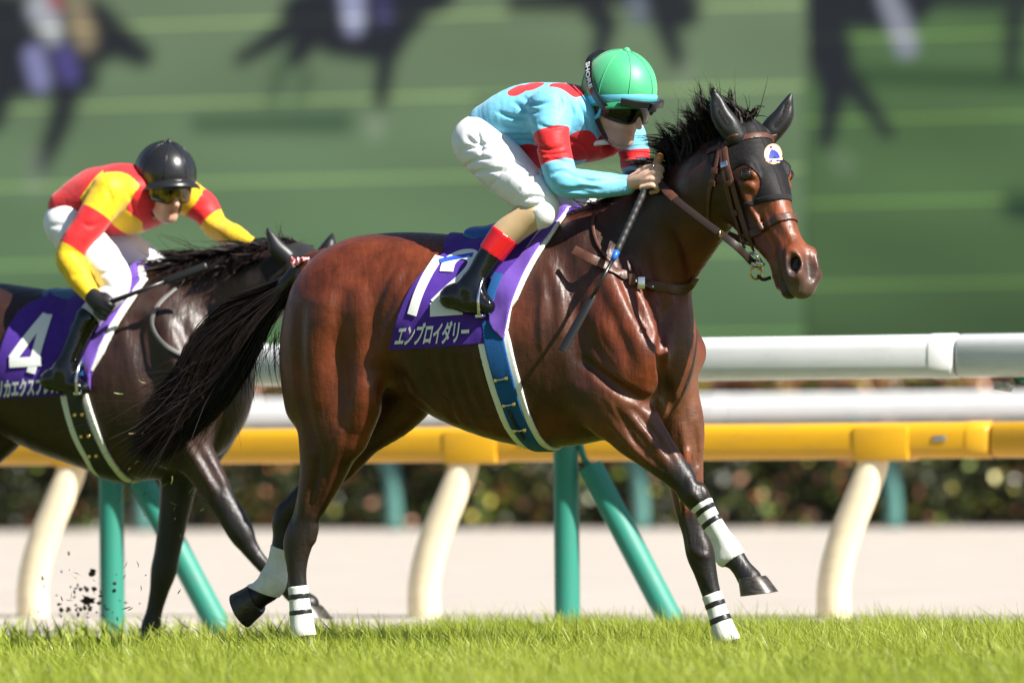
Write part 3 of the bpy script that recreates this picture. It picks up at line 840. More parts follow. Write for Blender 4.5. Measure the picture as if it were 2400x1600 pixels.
G_([(800, 690), (790, 800), (800, 910), (806, 990)], .007, .030, .025)
R_([(750, 720), (738, 830), (742, 930)], .008, .05, .03)
G_([(704, 730), (700, 850), (716, 960), (737, 1045)], .010, .028, .022)
R_([(800, 1010), (782, 1090), (745, 1170)], .009, .018, .014)
G_([(752, 1050), (738, 1130), (724, 1195)], .012, .014, .012)
G_([(770, 1100), (752, 1160), (738, 1205)], .006, .009, .009)
G_([(900, 860), (935, 920), (985, 950)], .020, .045, .04)
for x in (1010, 1040, 1070, 1100): G_([(x, 840), (x + 25, 920), (x + 55, 985)], .005, .020, .02)
R_([(1270, 690), (1266, 760), (1275, 840)], .003, .008, .01); R_([(1420, 930), (1460, 1000), (1480, 1040)], .004, .006, .008)
R_([(1000, 900), (1080, 945), (1170, 975)], .003, .007, .009); R_([(1395, 740), (1405, 800), (1440, 850)], .003, .006, .008)
R_([(1617, 1150), (1630, 1163), (1640, 1178)], .005, .012, .010); R_([(1640, 1130), (1652, 1148), (1655, 1162)], .005, .012, .010)
G_([(1630, 1340), (1650, 1375), (1660, 1390)], .006, .007, .007); R_([(1622, 1285), (1640, 1300), (1655, 1302)], .005, .014, .010)
R_([(1793, 505), (1810, 540), (1832, 572)], .003, .006, .008); R_([(1798, 520), (1788, 556), (1797, 588)], .003, .006, .008); R_([(1818, 500), (1846, 545), (1862, 575)], .003, .006, .008)
S1.norm()
V, Q = S1.skin(3)
horse1 = empty('horse', HF.o * np.array((1, 1, 0)))
tag(horse1, 'leading bay racehorse galloping in front with black hood and white leg wraps', 'horse', 'galloping racehorses')
body1 = mesh_obj('body', V, Q, M_FUR, horse1)
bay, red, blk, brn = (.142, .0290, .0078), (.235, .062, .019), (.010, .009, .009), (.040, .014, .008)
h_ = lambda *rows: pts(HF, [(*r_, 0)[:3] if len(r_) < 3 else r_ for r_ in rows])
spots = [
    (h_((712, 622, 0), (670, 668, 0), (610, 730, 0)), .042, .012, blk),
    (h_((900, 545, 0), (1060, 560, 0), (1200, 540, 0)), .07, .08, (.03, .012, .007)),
    (h_((1300, 620, -.2), (1400, 560, -.15), (1560, 470, -.1), (1690, 400, -.2)), .16, .13, (.040, .015, .009)),  # neck and withers darkened: shade painted into the coat
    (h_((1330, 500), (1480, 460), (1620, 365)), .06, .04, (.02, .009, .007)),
    (h_((1010, 860, -.26), (1150, 900, -.29), (1310, 880, -.28)), .17, .11, (.050, .0145, .0065)),  # near side of the barrel: its unlit look painted as darker coat
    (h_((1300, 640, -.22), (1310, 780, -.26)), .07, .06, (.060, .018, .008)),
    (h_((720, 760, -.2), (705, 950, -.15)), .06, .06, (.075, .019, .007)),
    (h_((770, 1040, -.16), (730, 1200, -.13)), .10, .08, (.052, .016, .0075)),  # gaskin and lower thigh: painted shade, darker than the lit haunch
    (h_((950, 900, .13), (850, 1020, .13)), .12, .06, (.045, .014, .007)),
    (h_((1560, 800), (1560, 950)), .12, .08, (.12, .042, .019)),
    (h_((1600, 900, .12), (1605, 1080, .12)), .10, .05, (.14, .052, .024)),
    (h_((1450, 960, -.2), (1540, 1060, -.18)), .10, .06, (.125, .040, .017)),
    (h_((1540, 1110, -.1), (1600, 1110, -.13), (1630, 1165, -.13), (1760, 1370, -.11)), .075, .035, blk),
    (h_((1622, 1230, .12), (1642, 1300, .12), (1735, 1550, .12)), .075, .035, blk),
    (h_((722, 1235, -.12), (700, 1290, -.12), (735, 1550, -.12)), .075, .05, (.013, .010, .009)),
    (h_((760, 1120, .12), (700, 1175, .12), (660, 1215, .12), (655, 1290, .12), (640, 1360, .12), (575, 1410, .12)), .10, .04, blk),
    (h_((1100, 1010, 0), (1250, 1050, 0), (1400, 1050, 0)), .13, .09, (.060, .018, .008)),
    ([HD.at(.2, -.05, -.1), HD.at(.5, -.05, -.05)], .10, .06, red), ([HD.at(.3, -.02, .03), HD.at(.55, -.02, .02)], .09, .05, red),
    ([HD.at(.62, -.08, -.03), HD.at(.62, -.08, .03)], .085, .035, (.075, .050, .042)),
    ([HD.at(.675, -.08, 0)], .045, .03, (.22, .16, .13)), ([HD.at(.59, -.13, 0), HD.at(.65, -.12, 0)], .04, .02, (.035, .026, .022)),
    ([HD.at(.60, -.012, -.055)], .026, .012, (.012, .008, .007)), ([HD.at(.60, -.012, .055)], .026, .012, (.012, .008, .007)),
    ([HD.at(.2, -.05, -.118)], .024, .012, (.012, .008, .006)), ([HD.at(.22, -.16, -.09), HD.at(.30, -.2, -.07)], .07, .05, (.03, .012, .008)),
]
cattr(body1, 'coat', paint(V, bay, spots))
M_EYE = Mat('dark wet eye', (.008, .005, .004, 1), .04, .8).m
for w_ in (-1, 1):
    mb = MB(); c = HD.at(.200, -.050, .0945 * w_); bm = bmesh.new(); bmesh.ops.create_uvsphere(bm, u_segments=20, v_segments=14, radius=.0230)
    bm.verts.index_update(); mb.add([c + np.array(v.co) for v in bm.verts], [[v.index for v in f.verts] for f in bm.faces]); bm.free()
    mb.build('eye', M_EYE, horse1)
M_HOOF = Mat('dark hoof horn', rough=.35, spec=.5)
M_HOOF.set('Base Color', M_HOOF.ramp(M_HOOF.noise(40, 5, stretch=(1, 1, 5)), [(.35, (.010, .009, .008)), (.75, (.085, .070, .052))]))
hf = HF.f
def imgdir(dx, dy): return X_ * dx + Z_ * -dy
d_ = lambda x, y, v: HF.at(x, y, v)
hoofs = [((1758, 1352, -.11), (1773, 1392, -.11), imgdir(.97, -.12), (.058, .054), (.080, .064)),
         ((1733, 1535, .12), (1744, 1549, .12), imgdir(1, .05), (.060, .055), (.080, .064)),
         ((732, 1526, -.12), (743, 1550, -.12), imgdir(1, .02), (.058, .054), (.078, .062)),
         ((600, 1397, .11), (560, 1424, .11), imgdir(.48, .88), (.066, .060), (.080, .070))]
for a, b, fwd, w0, w1 in hoofs:
    fwd = fwd / np.linalg.norm(fwd); A_, B_ = d_(*a), d_(*b); ax = (B_ - A_); fwd2 = fwd - (fwd @ HF.n) * HF.n
    if a[1] > 1500: fwd2 = hf; B_[2] = .004; A_[2] = max(A_[2], .055)
    build_hoof(A_, B_, fwd2 / np.linalg.norm(fwd2), HF.n, w0, w1, 'hoof', M_HOOF.m, horse1)
# ---- hair
M_HAIR = Mat('black horse hair', (.010, .009, .010, 1), .5, .16)
M_HAIR.set('Base Color', M_HAIR.mix(M_HAIR.math('MULTIPLY', M_HAIR.noise(60, 3), .6), (.006, .005, .006, 1), (.036, .022, .017, 1)))
def mane(f, path, dirs, lens, n, seed, name='mane', width=.0042, parent=None, vs=0.0, side=.05, locks=60, bend=.45):
    """path: crest (px, py, v); dirs: hair direction in the picture plane (dx, up) per path point; lens in metres; hair gathers in locks"""
    r = np.random.default_rng(seed); P0 = pts(f, path); g = np.linspace(0, 1, len(path)); k = 9; q = np.linspace(0, 1, k)
    I = lambda a, t: np.array([np.interp(t, g, np.asarray(a, float)[:, j]) for j in range(np.asarray(a).shape[1])]).T
    tc = np.linspace(0, 1, locks) + r.normal(0, .3 / locks, locks); tc = tc.clip(0, 1)
    root = I(P0, tc) + f.n * r.normal(vs, side * .4, locks)[:, None] - Z_ * .012
    d = I(dirs, tc); ln = np.interp(tc, g, lens) * (1 + .20 * r.normal(size=locks)).clip(.5, 1.5)
    D = X_ * (d[:, :1] + .16 * r.normal(size=(locks, 1))) + Z_ * (d[:, 1:] + .10 * r.normal(size=(locks, 1))) + Y_ * (.22 * r.normal(size=(locks, 1)) - .10)
    D /= np.linalg.norm(D, axis=1)[:, None]
    bd = bend * (1 + .5 * r.normal(size=locks)).clip(.1, 2.2)
    G = root[:, None] + (D[:, None] * q[None, :, None] - X_ * (bd[:, None] * q[None] ** 2)[..., None] - Z_ * (.6 * bd[:, None] * q[None] ** 2.6)[..., None]) * ln[:, None, None]
    c = r.integers(0, locks, n); fr = r.uniform(.62, 1.08, n)
    wob = np.sin(q[None] * r.uniform(3, 8, (n, 1)) + r.uniform(0, 6, (n, 1)))[..., None] * r.normal(0, .006, (n, 1, 3)) * q[None, :, None]
    T = (np.gradient(P0, axis=0)); T = T / np.linalg.norm(T, axis=1)[:, None]; tr = I(T, tc)[c]
    off = tr * r.normal(0, .020, n)[:, None] + r.normal(0, .008, (n, 3)); conv = (1 - .78 * q ** .8)[None, :, None]
    base = G[c]; Q_ = base[:, :1] + (base - base[:, :1]) * fr[:, None, None]
    P = Q_ + off[:, None] * conv + wob
    fly = (r.uniform(0, 1, n) < .06)[:, None, None] * r.normal(0, .045, (n, 1, 3)) * (q ** 1.6)[None, :, None]; P = P + fly
    V, F = ribbons(P, width * r.uniform(.6, 1.3, n), seed + 2, .9)
    return mesh_obj(name, V, F, M_HAIR.m, parent)
o = mane(HF, [(1335, 515, 0), (1400, 492, 0), (1470, 462, -.01), (1530, 432, -.03), (1600, 376, -.08), (1650, 340, -.12), (1700, 306, -.16), (1745, 275, -.18)],
     [(-1, .10), (-1, .10), (-1, .10), (-.8, .45), (-.10, 1), (-.02, 1), (-.02, 1), (.75, .75)], [.08, .10, .07, .07, .15, .185, .175, .09], 5200, 21, parent=horse1, locks=64, bend=.36)
# tail: strands streaming from the dock
def tail(f, center, half, n, seed, parent, dock_v=0.0, width=.0040):
    r = np.random.default_rng(seed); C = spline(pts(f, [(*c, dock_v) for c in center]), 6); H = spline(np.array(half, float)[:, None], 6)[:, 0] / 650
    m = len(C); T = np.gradient(C, axis=0); T /= np.linalg.norm(T, axis=1)[:, None]
    N1 = np.cross(T, f.n); N1 /= np.linalg.norm(N1, axis=1)[:, None]
    t0 = r.beta(1, 3.2, n) * .42; t1 = np.clip(.66 + r.beta(3, 1.6, n) * .36, 0, 1.0)
    nl = 70; lc = r.integers(0, nl, n); la = r.normal(0, .50, nl).clip(-1.1, 1.1); lb = r.normal(0, .45, nl).clip(-1, 1); lp = r.uniform(0, 6, nl); lf = r.uniform(5, 16, nl); lw = r.uniform(.12, .42, nl); le = r.uniform(.80, 1.0, nl)
    a = la[lc] + r.normal(0, .10, n); b = lb[lc] + r.normal(0, .12, n); t1 = np.minimum(t1, le[lc])
    k = 13; q = np.linspace(0, 1, k); tt = (t0[:, None] + (t1 - t0)[:, None] * q) * (m - 1)
    g = np.arange(m); S3 = lambda A: np.stack([np.interp(tt, g, A[:, j]) for j in range(3)], -1)
    c, n1 = S3(C), S3(N1); h = np.interp(tt, g, H)
    near = np.minimum(1, q * 2.5)[None, :]
    a2 = a[:, None] * near + lw[lc][:, None] * np.sin(q[None] * lf[lc][:, None] + lp[lc][:, None]) * q[None] + .05 * np.sin(q[None] * r.uniform(9, 20, (n, 1)) + r.uniform(0, 6, (n, 1))) * (q[None] ** 1.5) + .12 * np.sin(q[None] * r.uniform(2, 7, (n, 1)) + r.uniform(0, 6, (n, 1))) * q[None] * r.uniform(0, 1, (n, 1))
    P = c + n1 * (a2 * h)[..., None] + f.n * (b[:, None] * near * h * .55)[..., None]
    fly = (r.uniform(0, 1, n) < .09)
    dev = r.normal(0, .075, (n, 3)); P += (fly[:, None, None] * dev[:, None] * (q ** 2 + .35 * np.sin(q * 7) * q)[None, :, None])
    V, F = ribbons(P, width * r.uniform(.6, 1.3, n), seed + 4, .85)
    return mesh_obj('tail', V, F, M_HAIR.m, parent)
tl = tail(HF, [(735, 612), (690, 655), (625, 712), (565, 772), (505, 850), (448, 935), (375, 1015), (300, 1080)], [10, 30, 42, 56, 64, 58, 50, 44], 5600, 31, horse1)
# loose hairs hanging from the underside of the tail
r = np.random.default_rng(77); n = 90
s0 = np.column_stack([r.uniform(560, 668, n), np.zeros(n)]); s0[:, 1] = 775 + (668 - s0[:, 0]) * .75 + r.normal(0, 12, n)
P = []
for x, y in s0:
    p = HF.at(x, y, r.normal(0, .03)); L_ = r.uniform(.05, .19); q = np.linspace(0, 1, 8)
    P.append(p + X_ * (q ** 2 * r.normal(-.02, .03))[:, None] - Z_ * (q * L_)[:, None] + X_ * (np.sin(q * 4 + r.uniform(0, 6)) * .006)[:, None])
V, F = ribbons(np.array(P), .0026 * np.ones(n), 3, .8); mesh_obj('loose_tail_hair', V, F, M_HAIR.m, tl)
# red and white ribbon tied at the tail root
M_RIB = Mat('red white ribbon', rough=.6); M_RIB.set('Base Color', M_RIB.ramp(M_RIB.noise(90, 2), [(.47, (.75, .04, .07)), (.53, (.85, .8, .78))]))
mb = MB(); r = np.random.default_rng(5)
for i in range(11):
    c = HF.at(688 + i * 3.4, 624 - i * 1.4 + r.normal(0, 2), -.035); mb.tube([c, c + r.normal(0, .006, 3) + Z_ * .006, c + r.normal(0, .010, 3) + Z_ * .012], [.007, .010, .004], 6)
mb.build('ribbon', M_RIB.m, horse1)

# ---- leg wraps: white bandage with black tape
def fabric(name, col, bump=.25, scale=700, dirt=None, dirt_amt=.5, rough=.8, spec=.2, wr=0.0, wrs=14):
    m = Mat(name, rough=rough, spec=spec)
    c = col
    if dirt: c = m.mix(m.math('MULTIPLY', m.ramp(m.noise(22, 6, .65), [(.42, (0, 0, 0)), (.72, (1, 1, 1))]), dirt_amt), col, dirt)
    m.set('Base Color', c)
    h = m.noise(scale, 2)
    if wr:
        rid = m.math('ABSOLUTE', m.math('SUBTRACT', m.noise(wrs, 4, .5, stretch=(1, 1.6, .7)), .5))
        h = m.math('ADD', m.math('MULTIPLY', h, .12), m.math('MULTIPLY', m.math('POWER', rid, .7), wr * 2.2))
    m.bump(h, bump, .006); m.set('Sheen Weight', .1)
    return m.m
M_WRAP = fabric('white bandage', (.78, .78, .75, 1), .4, 500, (.42, .45, .33, 1), .45)
M_TAPE = Mat('black tape', (.012, .012, .013, 1), .35, .5).m
def clip_between(A, B, t0, t1, tilt0=None):
    ax = B - A; L2 = ax @ ax; Ln = math.sqrt(L2)
    return lambda P: np.maximum(((P - A) @ ax / L2 - t1) * Ln, (t0 - (P - A) @ ax / L2) * Ln)
def sleeve(S, f, a, b, v, t0, t1, off, name, mat, parent, rad=.075, smooth=2, extra=None):
    """a close-fitting cuff round a limb between two cuts"""
    A, B = f.at(*a, v), f.at(*b, v)
    lo = np.minimum(A, B) - rad - .02; hi = np.maximum(A, B) + rad + .02
    c = S.crop(lo, hi).refine(); c.F = c.F - off
    cut = clip_between(A, B, t0, t1)
    ax = (B - A) / np.linalg.norm(B - A)
    tube_d = lambda P: np.linalg.norm((P - A) - ((P - A) @ ax)[:, None] * ax, axis=1) - rad
    c.keep(lambda P: np.maximum(np.maximum(cut(P), tube_d(P)), extra(P) if extra else -9))
    return mesh_obj(name, *c.skin(smooth), mat, parent)
for a, b, v, tapes, rad in (((1648, 1180), (1727, 1306), -.115, [(.07, .15), (.27, .36)], .075), ((1666, 1392), (1707, 1506), .12, [(.16, .27), (.46, .58)], .075),
                            ((698, 1373), (711, 1490), -.12, [(.15, .26), (.47, .57)], .075), ((657, 1283), (622, 1388), .113, [], .085)):
    w_ = sleeve(S1, HF, a, b, v, 0.0, 1.0, .0036, 'leg_wrap', M_WRAP, horse1, rad)
    for t0, t1 in tapes: sleeve(S1, HF, a, b, v, t0, t1, .0052, 'tape', M_TAPE, w_, rad)

# ---- hood and ear covers
def lattice(name, col, scale, rough=.62):
    m = Mat(name, rough=rough, spec=.2)
    v = m.n('ShaderNodeTexVoronoi', i_Vector=m.obj(), i_Scale=scale).outputs['Distance']
    q = m.ramp(v, [(.22, (1, 1, 1)), (.36, (0, 0, 0))])
    m.set('Base Color', m.mix(m.math('MULTIPLY', q, .55), col, (.05, .032, .022, 1))); m.bump(q, -.25, .002)
    return m.m
M_HOOD = lattice('black hood mesh', (.006, .006, .007, 1), 190)
M_LEATHER_B = Mat('black leather', (.011, .011, .012, 1), .42, .4); M_LEATHER_B.bump(M_LEATHER_B.noise(160, 4), .15, .003); M_LEATHER_B = M_LEATHER_B.m
M_BAND = fabric('black elastic', (.012, .011, .013, 1), .2, 600)
def head_coords(hd, P):
    q = (P - hd.p) / hd.k
    return q @ (hd.A / hd.k), q @ (hd.B / hd.k), q @ hd.n
def head_shell(S, hd, off, fn, name, mat, parent, lo=(-.10, -.20, -.16), hi=(.45, .06, .16), smooth=2):
    c = np.array([hd.at(a, b, w_) for a in (lo[0], hi[0]) for b in (lo[1], hi[1]) for w_ in (lo[2], hi[2])])
    k = S.crop(c.min(0), c.max(0)).refine(); k.F = k.F - off
    k.keep(lambda P: fn(*head_coords(hd, P)))
    return mesh_obj(name, *k.skin(smooth), mat, parent)
mx_ = np.maximum
def hood_region(a, b, w_, lo=.0):
    eye = .066 - np.sqrt(((a - .226) / 1.05) ** 2 + (b + .075) ** 2 + (np.abs(w_) - .105) ** 2)
    cheek = np.where(a > .12, -.128 - b, np.where(a > .03, -.155 - b, -.175 - b))
    return mx_(mx_(a - .335 - .28 * b, eye), mx_(cheek, -.06 - a))
hood = empty('hood', HD.at(.1, -.1)); tag(hood, 'black mesh hood with leather ear covers on the leading horse', 'hood')
hm = head_shell(S1, HD, .0042, hood_region, 'mask', M_HOOD, hood)
head_shell(S1, HD, .0058, lambda a, b, w_: mx_(hood_region(a, b, w_), -(a - .312 - .28 * b)), 'hem', M_BAND, hm)
head_shell(S1, HD, .0056, lambda a, b, w_: mx_(hood_region(a, b, w_), np.abs(w_ + .0) - .0085), 'seam', M_BAND, hm)
for (b_, md, tp), w_ in zip(EARS, (-1, 1)):
    q = Solid(np.minimum(np.minimum(b_, md), tp) - .07, np.maximum(np.maximum(b_, md), tp) + .07, .0042)
    sd = X_ * w_
    q.tube([b_ - (md - b_) * .25, b_ + (md - b_) * .35, md, md * .45 + tp * .55, tp], [.038, .042, .037, .0215, .0065], .01, Y_, .85)
    q.tube([b_ + sd * .028 * 0 - Y_ * .052 + (md - b_) * .5, md - Y_ * .046, md * .5 + tp * .5 - Y_ * .028], [.016, .014, .007], .02, cut=True)
    mesh_obj('ear_cover', *q.skin(2), M_LEATHER_B, hood)
# round badge with a horse head on the forehead
EMB = Mat('badge white', (.8, .78, .74, 1), .6).m; EMO = Mat('badge orange edge', (.75, .36, .16, 1), .6).m; EMN = Mat('badge blue', (.02, .035, .22, 1), .6).m; EMR = Mat('badge red', (.6, .02, .02, 1), .6).m
def flat_patch(S, poly, off, name, mat, parent, rings=4):
    poly = np.asarray(poly, float); c = poly.mean(0); V = []; n = len(poly)
    P0, _ = S.hit(*c, off); V.append(P0)
    for k in range(1, rings + 1):
        for p in poly: V.append(S.hit(*(c + (p - c) * k / rings), off)[0])
    F = [(0, 1 + i, 1 + (i + 1) % n) for i in range(n)]
    for k in range(rings - 1):
        F += [(1 + k * n + i, 1 + (k + 1) * n + i, 1 + (k + 1) * n + (i + 1) % n, 1 + k * n + (i + 1) % n) for i in range(n)]
    return mesh_obj(name, np.array(V), F, mat, parent)
SH = S1.crop(np.minimum(HD.at(-.1, -.3, -.2), HD.at(.75, .1, .2)) - .15, np.maximum(HD.at(-.1, -.3, -.2), HD.at(.75, .1, .2)) + .15)
circ = lambda x, y, rx, ry, n=24, a0=0, a1=2 * math.pi: [(x + rx * math.cos(a0 + (a1 - a0) * i / n), y + ry * math.sin(a0 + (a1 - a0) * i / n)) for i in range(n)]
bd = flat_patch(SH, circ(1812, 361, 21, 24), .0060, 'badge', EMO, hood)
flat_patch(SH, circ(1812, 361, 18.5, 21.5), .0068, 'badge_field', EMB, bd)
flat_patch(SH, [(1803, 381), (1802, 364), (1805, 354), (1810, 348), (1812, 351), (1817, 352), (1824, 358), (1828, 366), (1830, 381), (1821, 381), (1818, 372), (1813, 371), (1810, 381)], .0076, 'badge_horse', EMN, bd, 3)
flat_patch(SH, circ(1807, 345, 4, 4, 10), .0078, 'badge_dot', EMR, bd, 2)
flat_patch(SH, [(1795, 372), (1834, 369), (1834, 375), (1795, 379)], .0080, 'badge_bar', EMO, bd, 2)
flat_patch(SH, [(1797, 373.5), (1832, 370.5), (1832, 374), (1797, 377.5)], .0086, 'badge_bar_field', EMB, bd, 2)
flat_patch(SH, [(1806, 380), (1827, 378), (1827, 382), (1806, 384)], .0080, 'badge_base', EMO, bd, 2)

# ---- bridle and reins
M_BROWN = Mat('brown bridle leather', rough=.42, spec=.45)
M_BROWN.set('Base Color', M_BROWN.ramp(M_BROWN.noise(30, 5), [(.3, (.055, .020, .012)), (.7, (.105, .040, .024))])); M_BROWN.bump(M_BROWN.noise(140, 3), .2, .003); M_BROWN = M_BROWN.m
M_DKLEATHER = Mat('dark brown leather', (.022, .013, .010, 1), .5, .4).m
M_CHROME = Mat('polished steel', (.62, .62, .62, 1), .15, metal=1).m
M_BRASS = Mat('brass', (.70, .48, .14, 1), .25, metal=1).m
bridle = empty('bridle', HD.at(.3, -.1)); tag(bridle, 'brown leather bridle with steel bit and reins on the leading horse', 'bridle')
head_shell(S1, HD, .0085, lambda a, b, w_: mx_(mx_(np.abs(a - .047 - .15 * (b + .05)) - .0125, -.165 - b), -a - .05), 'browband', M_BROWN, bridle, lo=(-.05, -.2, -.16), hi=(.15, .06, .16))
head_shell(S1, HD, .0085, lambda a, b, w_: np.abs(a - .405 - .12 * b) - .0155, 'noseband', M_BROWN, bridle, lo=(.3, -.28, -.14), hi=(.5, .06, .14))
def strap_on(S, path, wd, name, mat, parent, off=.004, th=.005, n=6):
    P, N = S.drape(path, off, n); mb = MB(); mb.strap(P, N, wd, th); return mb.build(name, mat, parent, auto=50)
ck = strap_on(SH, [(1697, 338), (1703, 385), (1718, 440), (1738, 510), (1755, 560), (1766, 590)], .020, 'cheek_strap', M_BROWN, bridle, .009, .006)
strap_on(SH, [(1690, 345), (1695, 400), (1707, 460), (1728, 530), (1744, 580)], .017, 'cheek_strap', M_BROWN, bridle, .007, .006)
strap_on(SH, [(1688, 332), (1681, 372), (1672, 412), (1662, 450), (1658, 500), (1662, 540)], .014, 'throat_strap', M_BROWN, bridle, .007, .005)
def ring(c, nrm, R, r_, name, mat, parent, el=1.0, n=28):
    nrm = np.asarray(nrm, float); nrm /= np.linalg.norm(nrm); a = np.cross(nrm, Z_); a /= np.linalg.norm(a); b = np.cross(nrm, a)
    P = [c + R * (math.cos(q) * a + el * math.sin(q) * b) for q in np.linspace(0, 2 * math.pi, n)]
    mb = MB(); mb.tube(P, r_, 8, cap=False); return mb.build(name, mat, parent)
def lump(c, ax, ay, az, name, mat, parent, bev=.002):
    mb = MB(); mb.box(c, ax, ay, az, bev); return mb.build(name, mat, parent, auto=40)
for (x, y, ang) in ((1697, 385, .3), (1708, 430, .32), (1722, 500, .35), (1742, 565, .4), (1674, 400, -.2), (1668, 430, -.2)):
    c, nn = SH.hit(x, y, .013); d1 = X_ * math.sin(ang) - Z_ * math.cos(ang); d1 = d1 - (d1 @ nn) * nn; d1 /= np.linalg.norm(d1)
    lump(c, d1 * .010, np.cross(nn, d1) * .013, nn * .003, 'buckle', M_CHROME if int(x) % 2 else M_BROWN, bridle, .001)
c, nn = SH.hit(1768, 612, .014); ring(c, nn * .8 - Y_ * .5, .034, .0055, 'bit_ring', M_CHROME, bridle, 1.0)
c2, nn2 = SH.hit(1792, 622, .008); mb = MB(); mb.tube(spline([c, (c + c2) / 2 - Y_ * .012, c2], 4), [.010, .009, .009, .009, .009, .009, .008, .007, .006], 10); mb.build('bit', M_CHROME, bridle)
ring(c - Z_ * .042 + X_ * .006, X_ * .5 - Y_, .022, .004, 'chin_ring', M_BRASS, bridle)
mb = MB(); mb.strap(spline([c - Z_ * .05 + X_ * .01, c - Z_ * .065 + X_ * .03, c - Z_ * .058 + X_ * .058], 5), np.tile(-Y_ + Z_ * -.3, (11, 1)), .012, .005); mb.build('chin_strap', M_DKLEATHER, bridle)
HAND = HF.at(1532, 418, -.16)
P = spline([c + X_ * -.01, HF.at(1718, 570, -.34), HF.at(1640, 512, -.28), HF.at(1575, 460, -.21), HAND + X_ * .01], 8)
mb = MB(); mb.strap(P, np.tile(-Y_ * .9 + Z_ * .3, (len(P), 1)), .026, .006); mb.build('rein', M_DKLEATHER, bridle, auto=50)
i0 = int(len(P) * .70); mb = MB(); mb.strap(P[i0:i0 + 5], np.tile(-Y_ * .9 + Z_ * .3, (5, 1)), .031, .010); mb.build('rein_stop', M_BROWN, bridle, auto=50)
ring(P[int(len(P) * .36)], X_ * .8 - Y_ * .4, .014, .003, 'rein_ring', M_BRASS, bridle)
# the same reins on the far side of the neck
P2 = spline([HD.at(.55, -.09, .085), HF.at(1690, 540, .10), HF.at(1600, 450, .12), HF.at(1545, 405, .06)], 8)
mb = MB(); mb.strap(P2, np.tile(Y_ * .9 + Z_ * .3, (len(P2), 1)), .026, .006); mb.build('rein', M_DKLEATHER, bridle, auto=50)

# ---- breastplate
bp = empty('breast_strap', HF.at(1500, 660, -.2)); tag(bp, 'brown buckled neck strap round the chest of the leading horse', 'strap')
P, N = S1.drape([(1420, 622), (1460, 642), (1510, 662), (1560, 674), (1600, 678), (1622, 668), (1630, 655)], .010, 6)
tip = S1.hit(1345, 585, .055)[0]; tipm = S1.hit(1385, 606, .045)[0]
P = spline(np.vstack([[tip], [tipm], P[::6]]), 6); N = np.tile(-Y_ * .9 + Z_ * .25 - X_ * .1, (len(P), 1)); 
k_ = len(P); N = np.array([S1.grad(p[None])[0] if i > 10 else N[i] for i, p in enumerate(P)])
mb = MB(); mb.strap(P, N, .033, .006); mb.build('strap', M_BROWN, bp, auto=50)
for x, y in ((1400, 612), (1425, 628), (1455, 643), (1530, 672)):
    c, nn = S1.hit(x, y, .05 if x < 1410 else .02); lump(c, X_ * .003, Z_ * .003, nn * .002, 'hole', M_CHROME, bp, .0005)
c, nn = S1.hit(1502, 664, .018); lump(c, X_ * .012, Z_ * .021, nn * .005, 'buckle', M_CHROME, bp, .002)
c, nn = S1.hit(1482, 655, .016); lump(c, X_ * .011, Z_ * .020, nn * .004, 'keeper', M_BROWN, bp, .002)
P, N = S1.drape([(1392, 498), (1390, 530), (1398, 565), (1420, 600), (1438, 615)], .012, 6)
mb = MB(); mb.strap(P, N, .011, .005); mb.build('side_strap', M_BROWN, bp, auto=50)
P2 = np.array([p - 2 * ((p - HF.o) @ HF.n) * HF.n for p in P]); N2 = np.array([q - 2 * (q @ HF.n) * HF.n for q in N]); mb = MB(); mb.strap(P2, N2, .011, .005); mb.build('side_strap', M_BROWN, bp, auto=50)

# ---- saddle cloth, pad, girth
def uz(f, P):
    q = np.asarray(P) - f.o
    return q @ f.f, q[..., 2]
def poly_dist(poly):
    """signed distance in the plane to a polygon (negative inside)"""
    A = np.asarray(poly, float); B = np.roll(A, -1, 0)
    def fn(x, y):
        d = np.full(x.shape, 1e9); ins = np.zeros(x.shape, bool)
        for (ax, ay), (bx, by) in zip(A, B):
            ex, ey = bx - ax, by - ay; t = np.clip(((x - ax) * ex + (y - ay) * ey) / (ex * ex + ey * ey + 1e-12), 0, 1)
            d = np.minimum(d, (x - ax - t * ex) ** 2 + (y - ay - t * ey) ** 2)
            c = ((ay > y) != (by > y)) & (x < (bx - ax) * (y - ay) / (by - ay + 1e-12) + ax); ins ^= c
        return np.where(ins, -1, 1) * np.sqrt(d)
    return fn
def side_poly(S, f, poly, over=None):
    """picture outline on the near flank -> outline in the body's side plane"""
    out = []
    for p in poly:
        q = S.hit(p[0], p[1], .01)[0] if len(p) == 2 else f.at(*p)
        u, z = uz(f, q); out.append((u, z))
    return out
def side_shell(S, f, poly, off, name, mat, parent, lo_z=None, smooth=2, half=None, wav=0.0):
    pl = side_poly(S, f, poly); A = np.array(pl)
    u0, u1, z0, z1 = A[:, 0].min(), A[:, 0].max(), A[:, 1].min(), A[:, 1].max()
    c = np.array([f.o + f.f * u + f.n * v + Z_ * z for u in (u0 - .02, u1 + .02) for v in (-.40, .40 if half is None else half) for z in (z0 - .03, z1 + .03)])
    k = S.crop(c.min(0), c.max(0)).refine(); pd = poly_dist(pl)
    def reg(P):
        u, z = uz(f, P); return pd(u, z)
    k.F = k.F - off
    if wav:
        G = k.grid().reshape(-1, 3); u, z = uz(f, G)
        k.F = k.F - (wav * (np.sin(u * 38 + z * 22) + .7 * np.sin(z * 55 - u * 30))).reshape(k.F.shape).astype(np.float32)
    k.keep((lambda P: np.maximum(reg(P), (P - f.o) @ f.n - half)) if half is not None else reg)
    return mesh_obj(name, *k.skin(smooth), mat, parent)
M_PURPLE = fabric('purple saddle cloth', (.060, .018, .245, 1), .3, 650, (.10, .05, .30, 1), .3, wr=.5, wrs=10)
M_PURPLE2 = fabric('light purple cloth', (.125, .055, .345, 1), .3, 600, (.16, .09, .38, 1), .4, wr=.8, wrs=9)
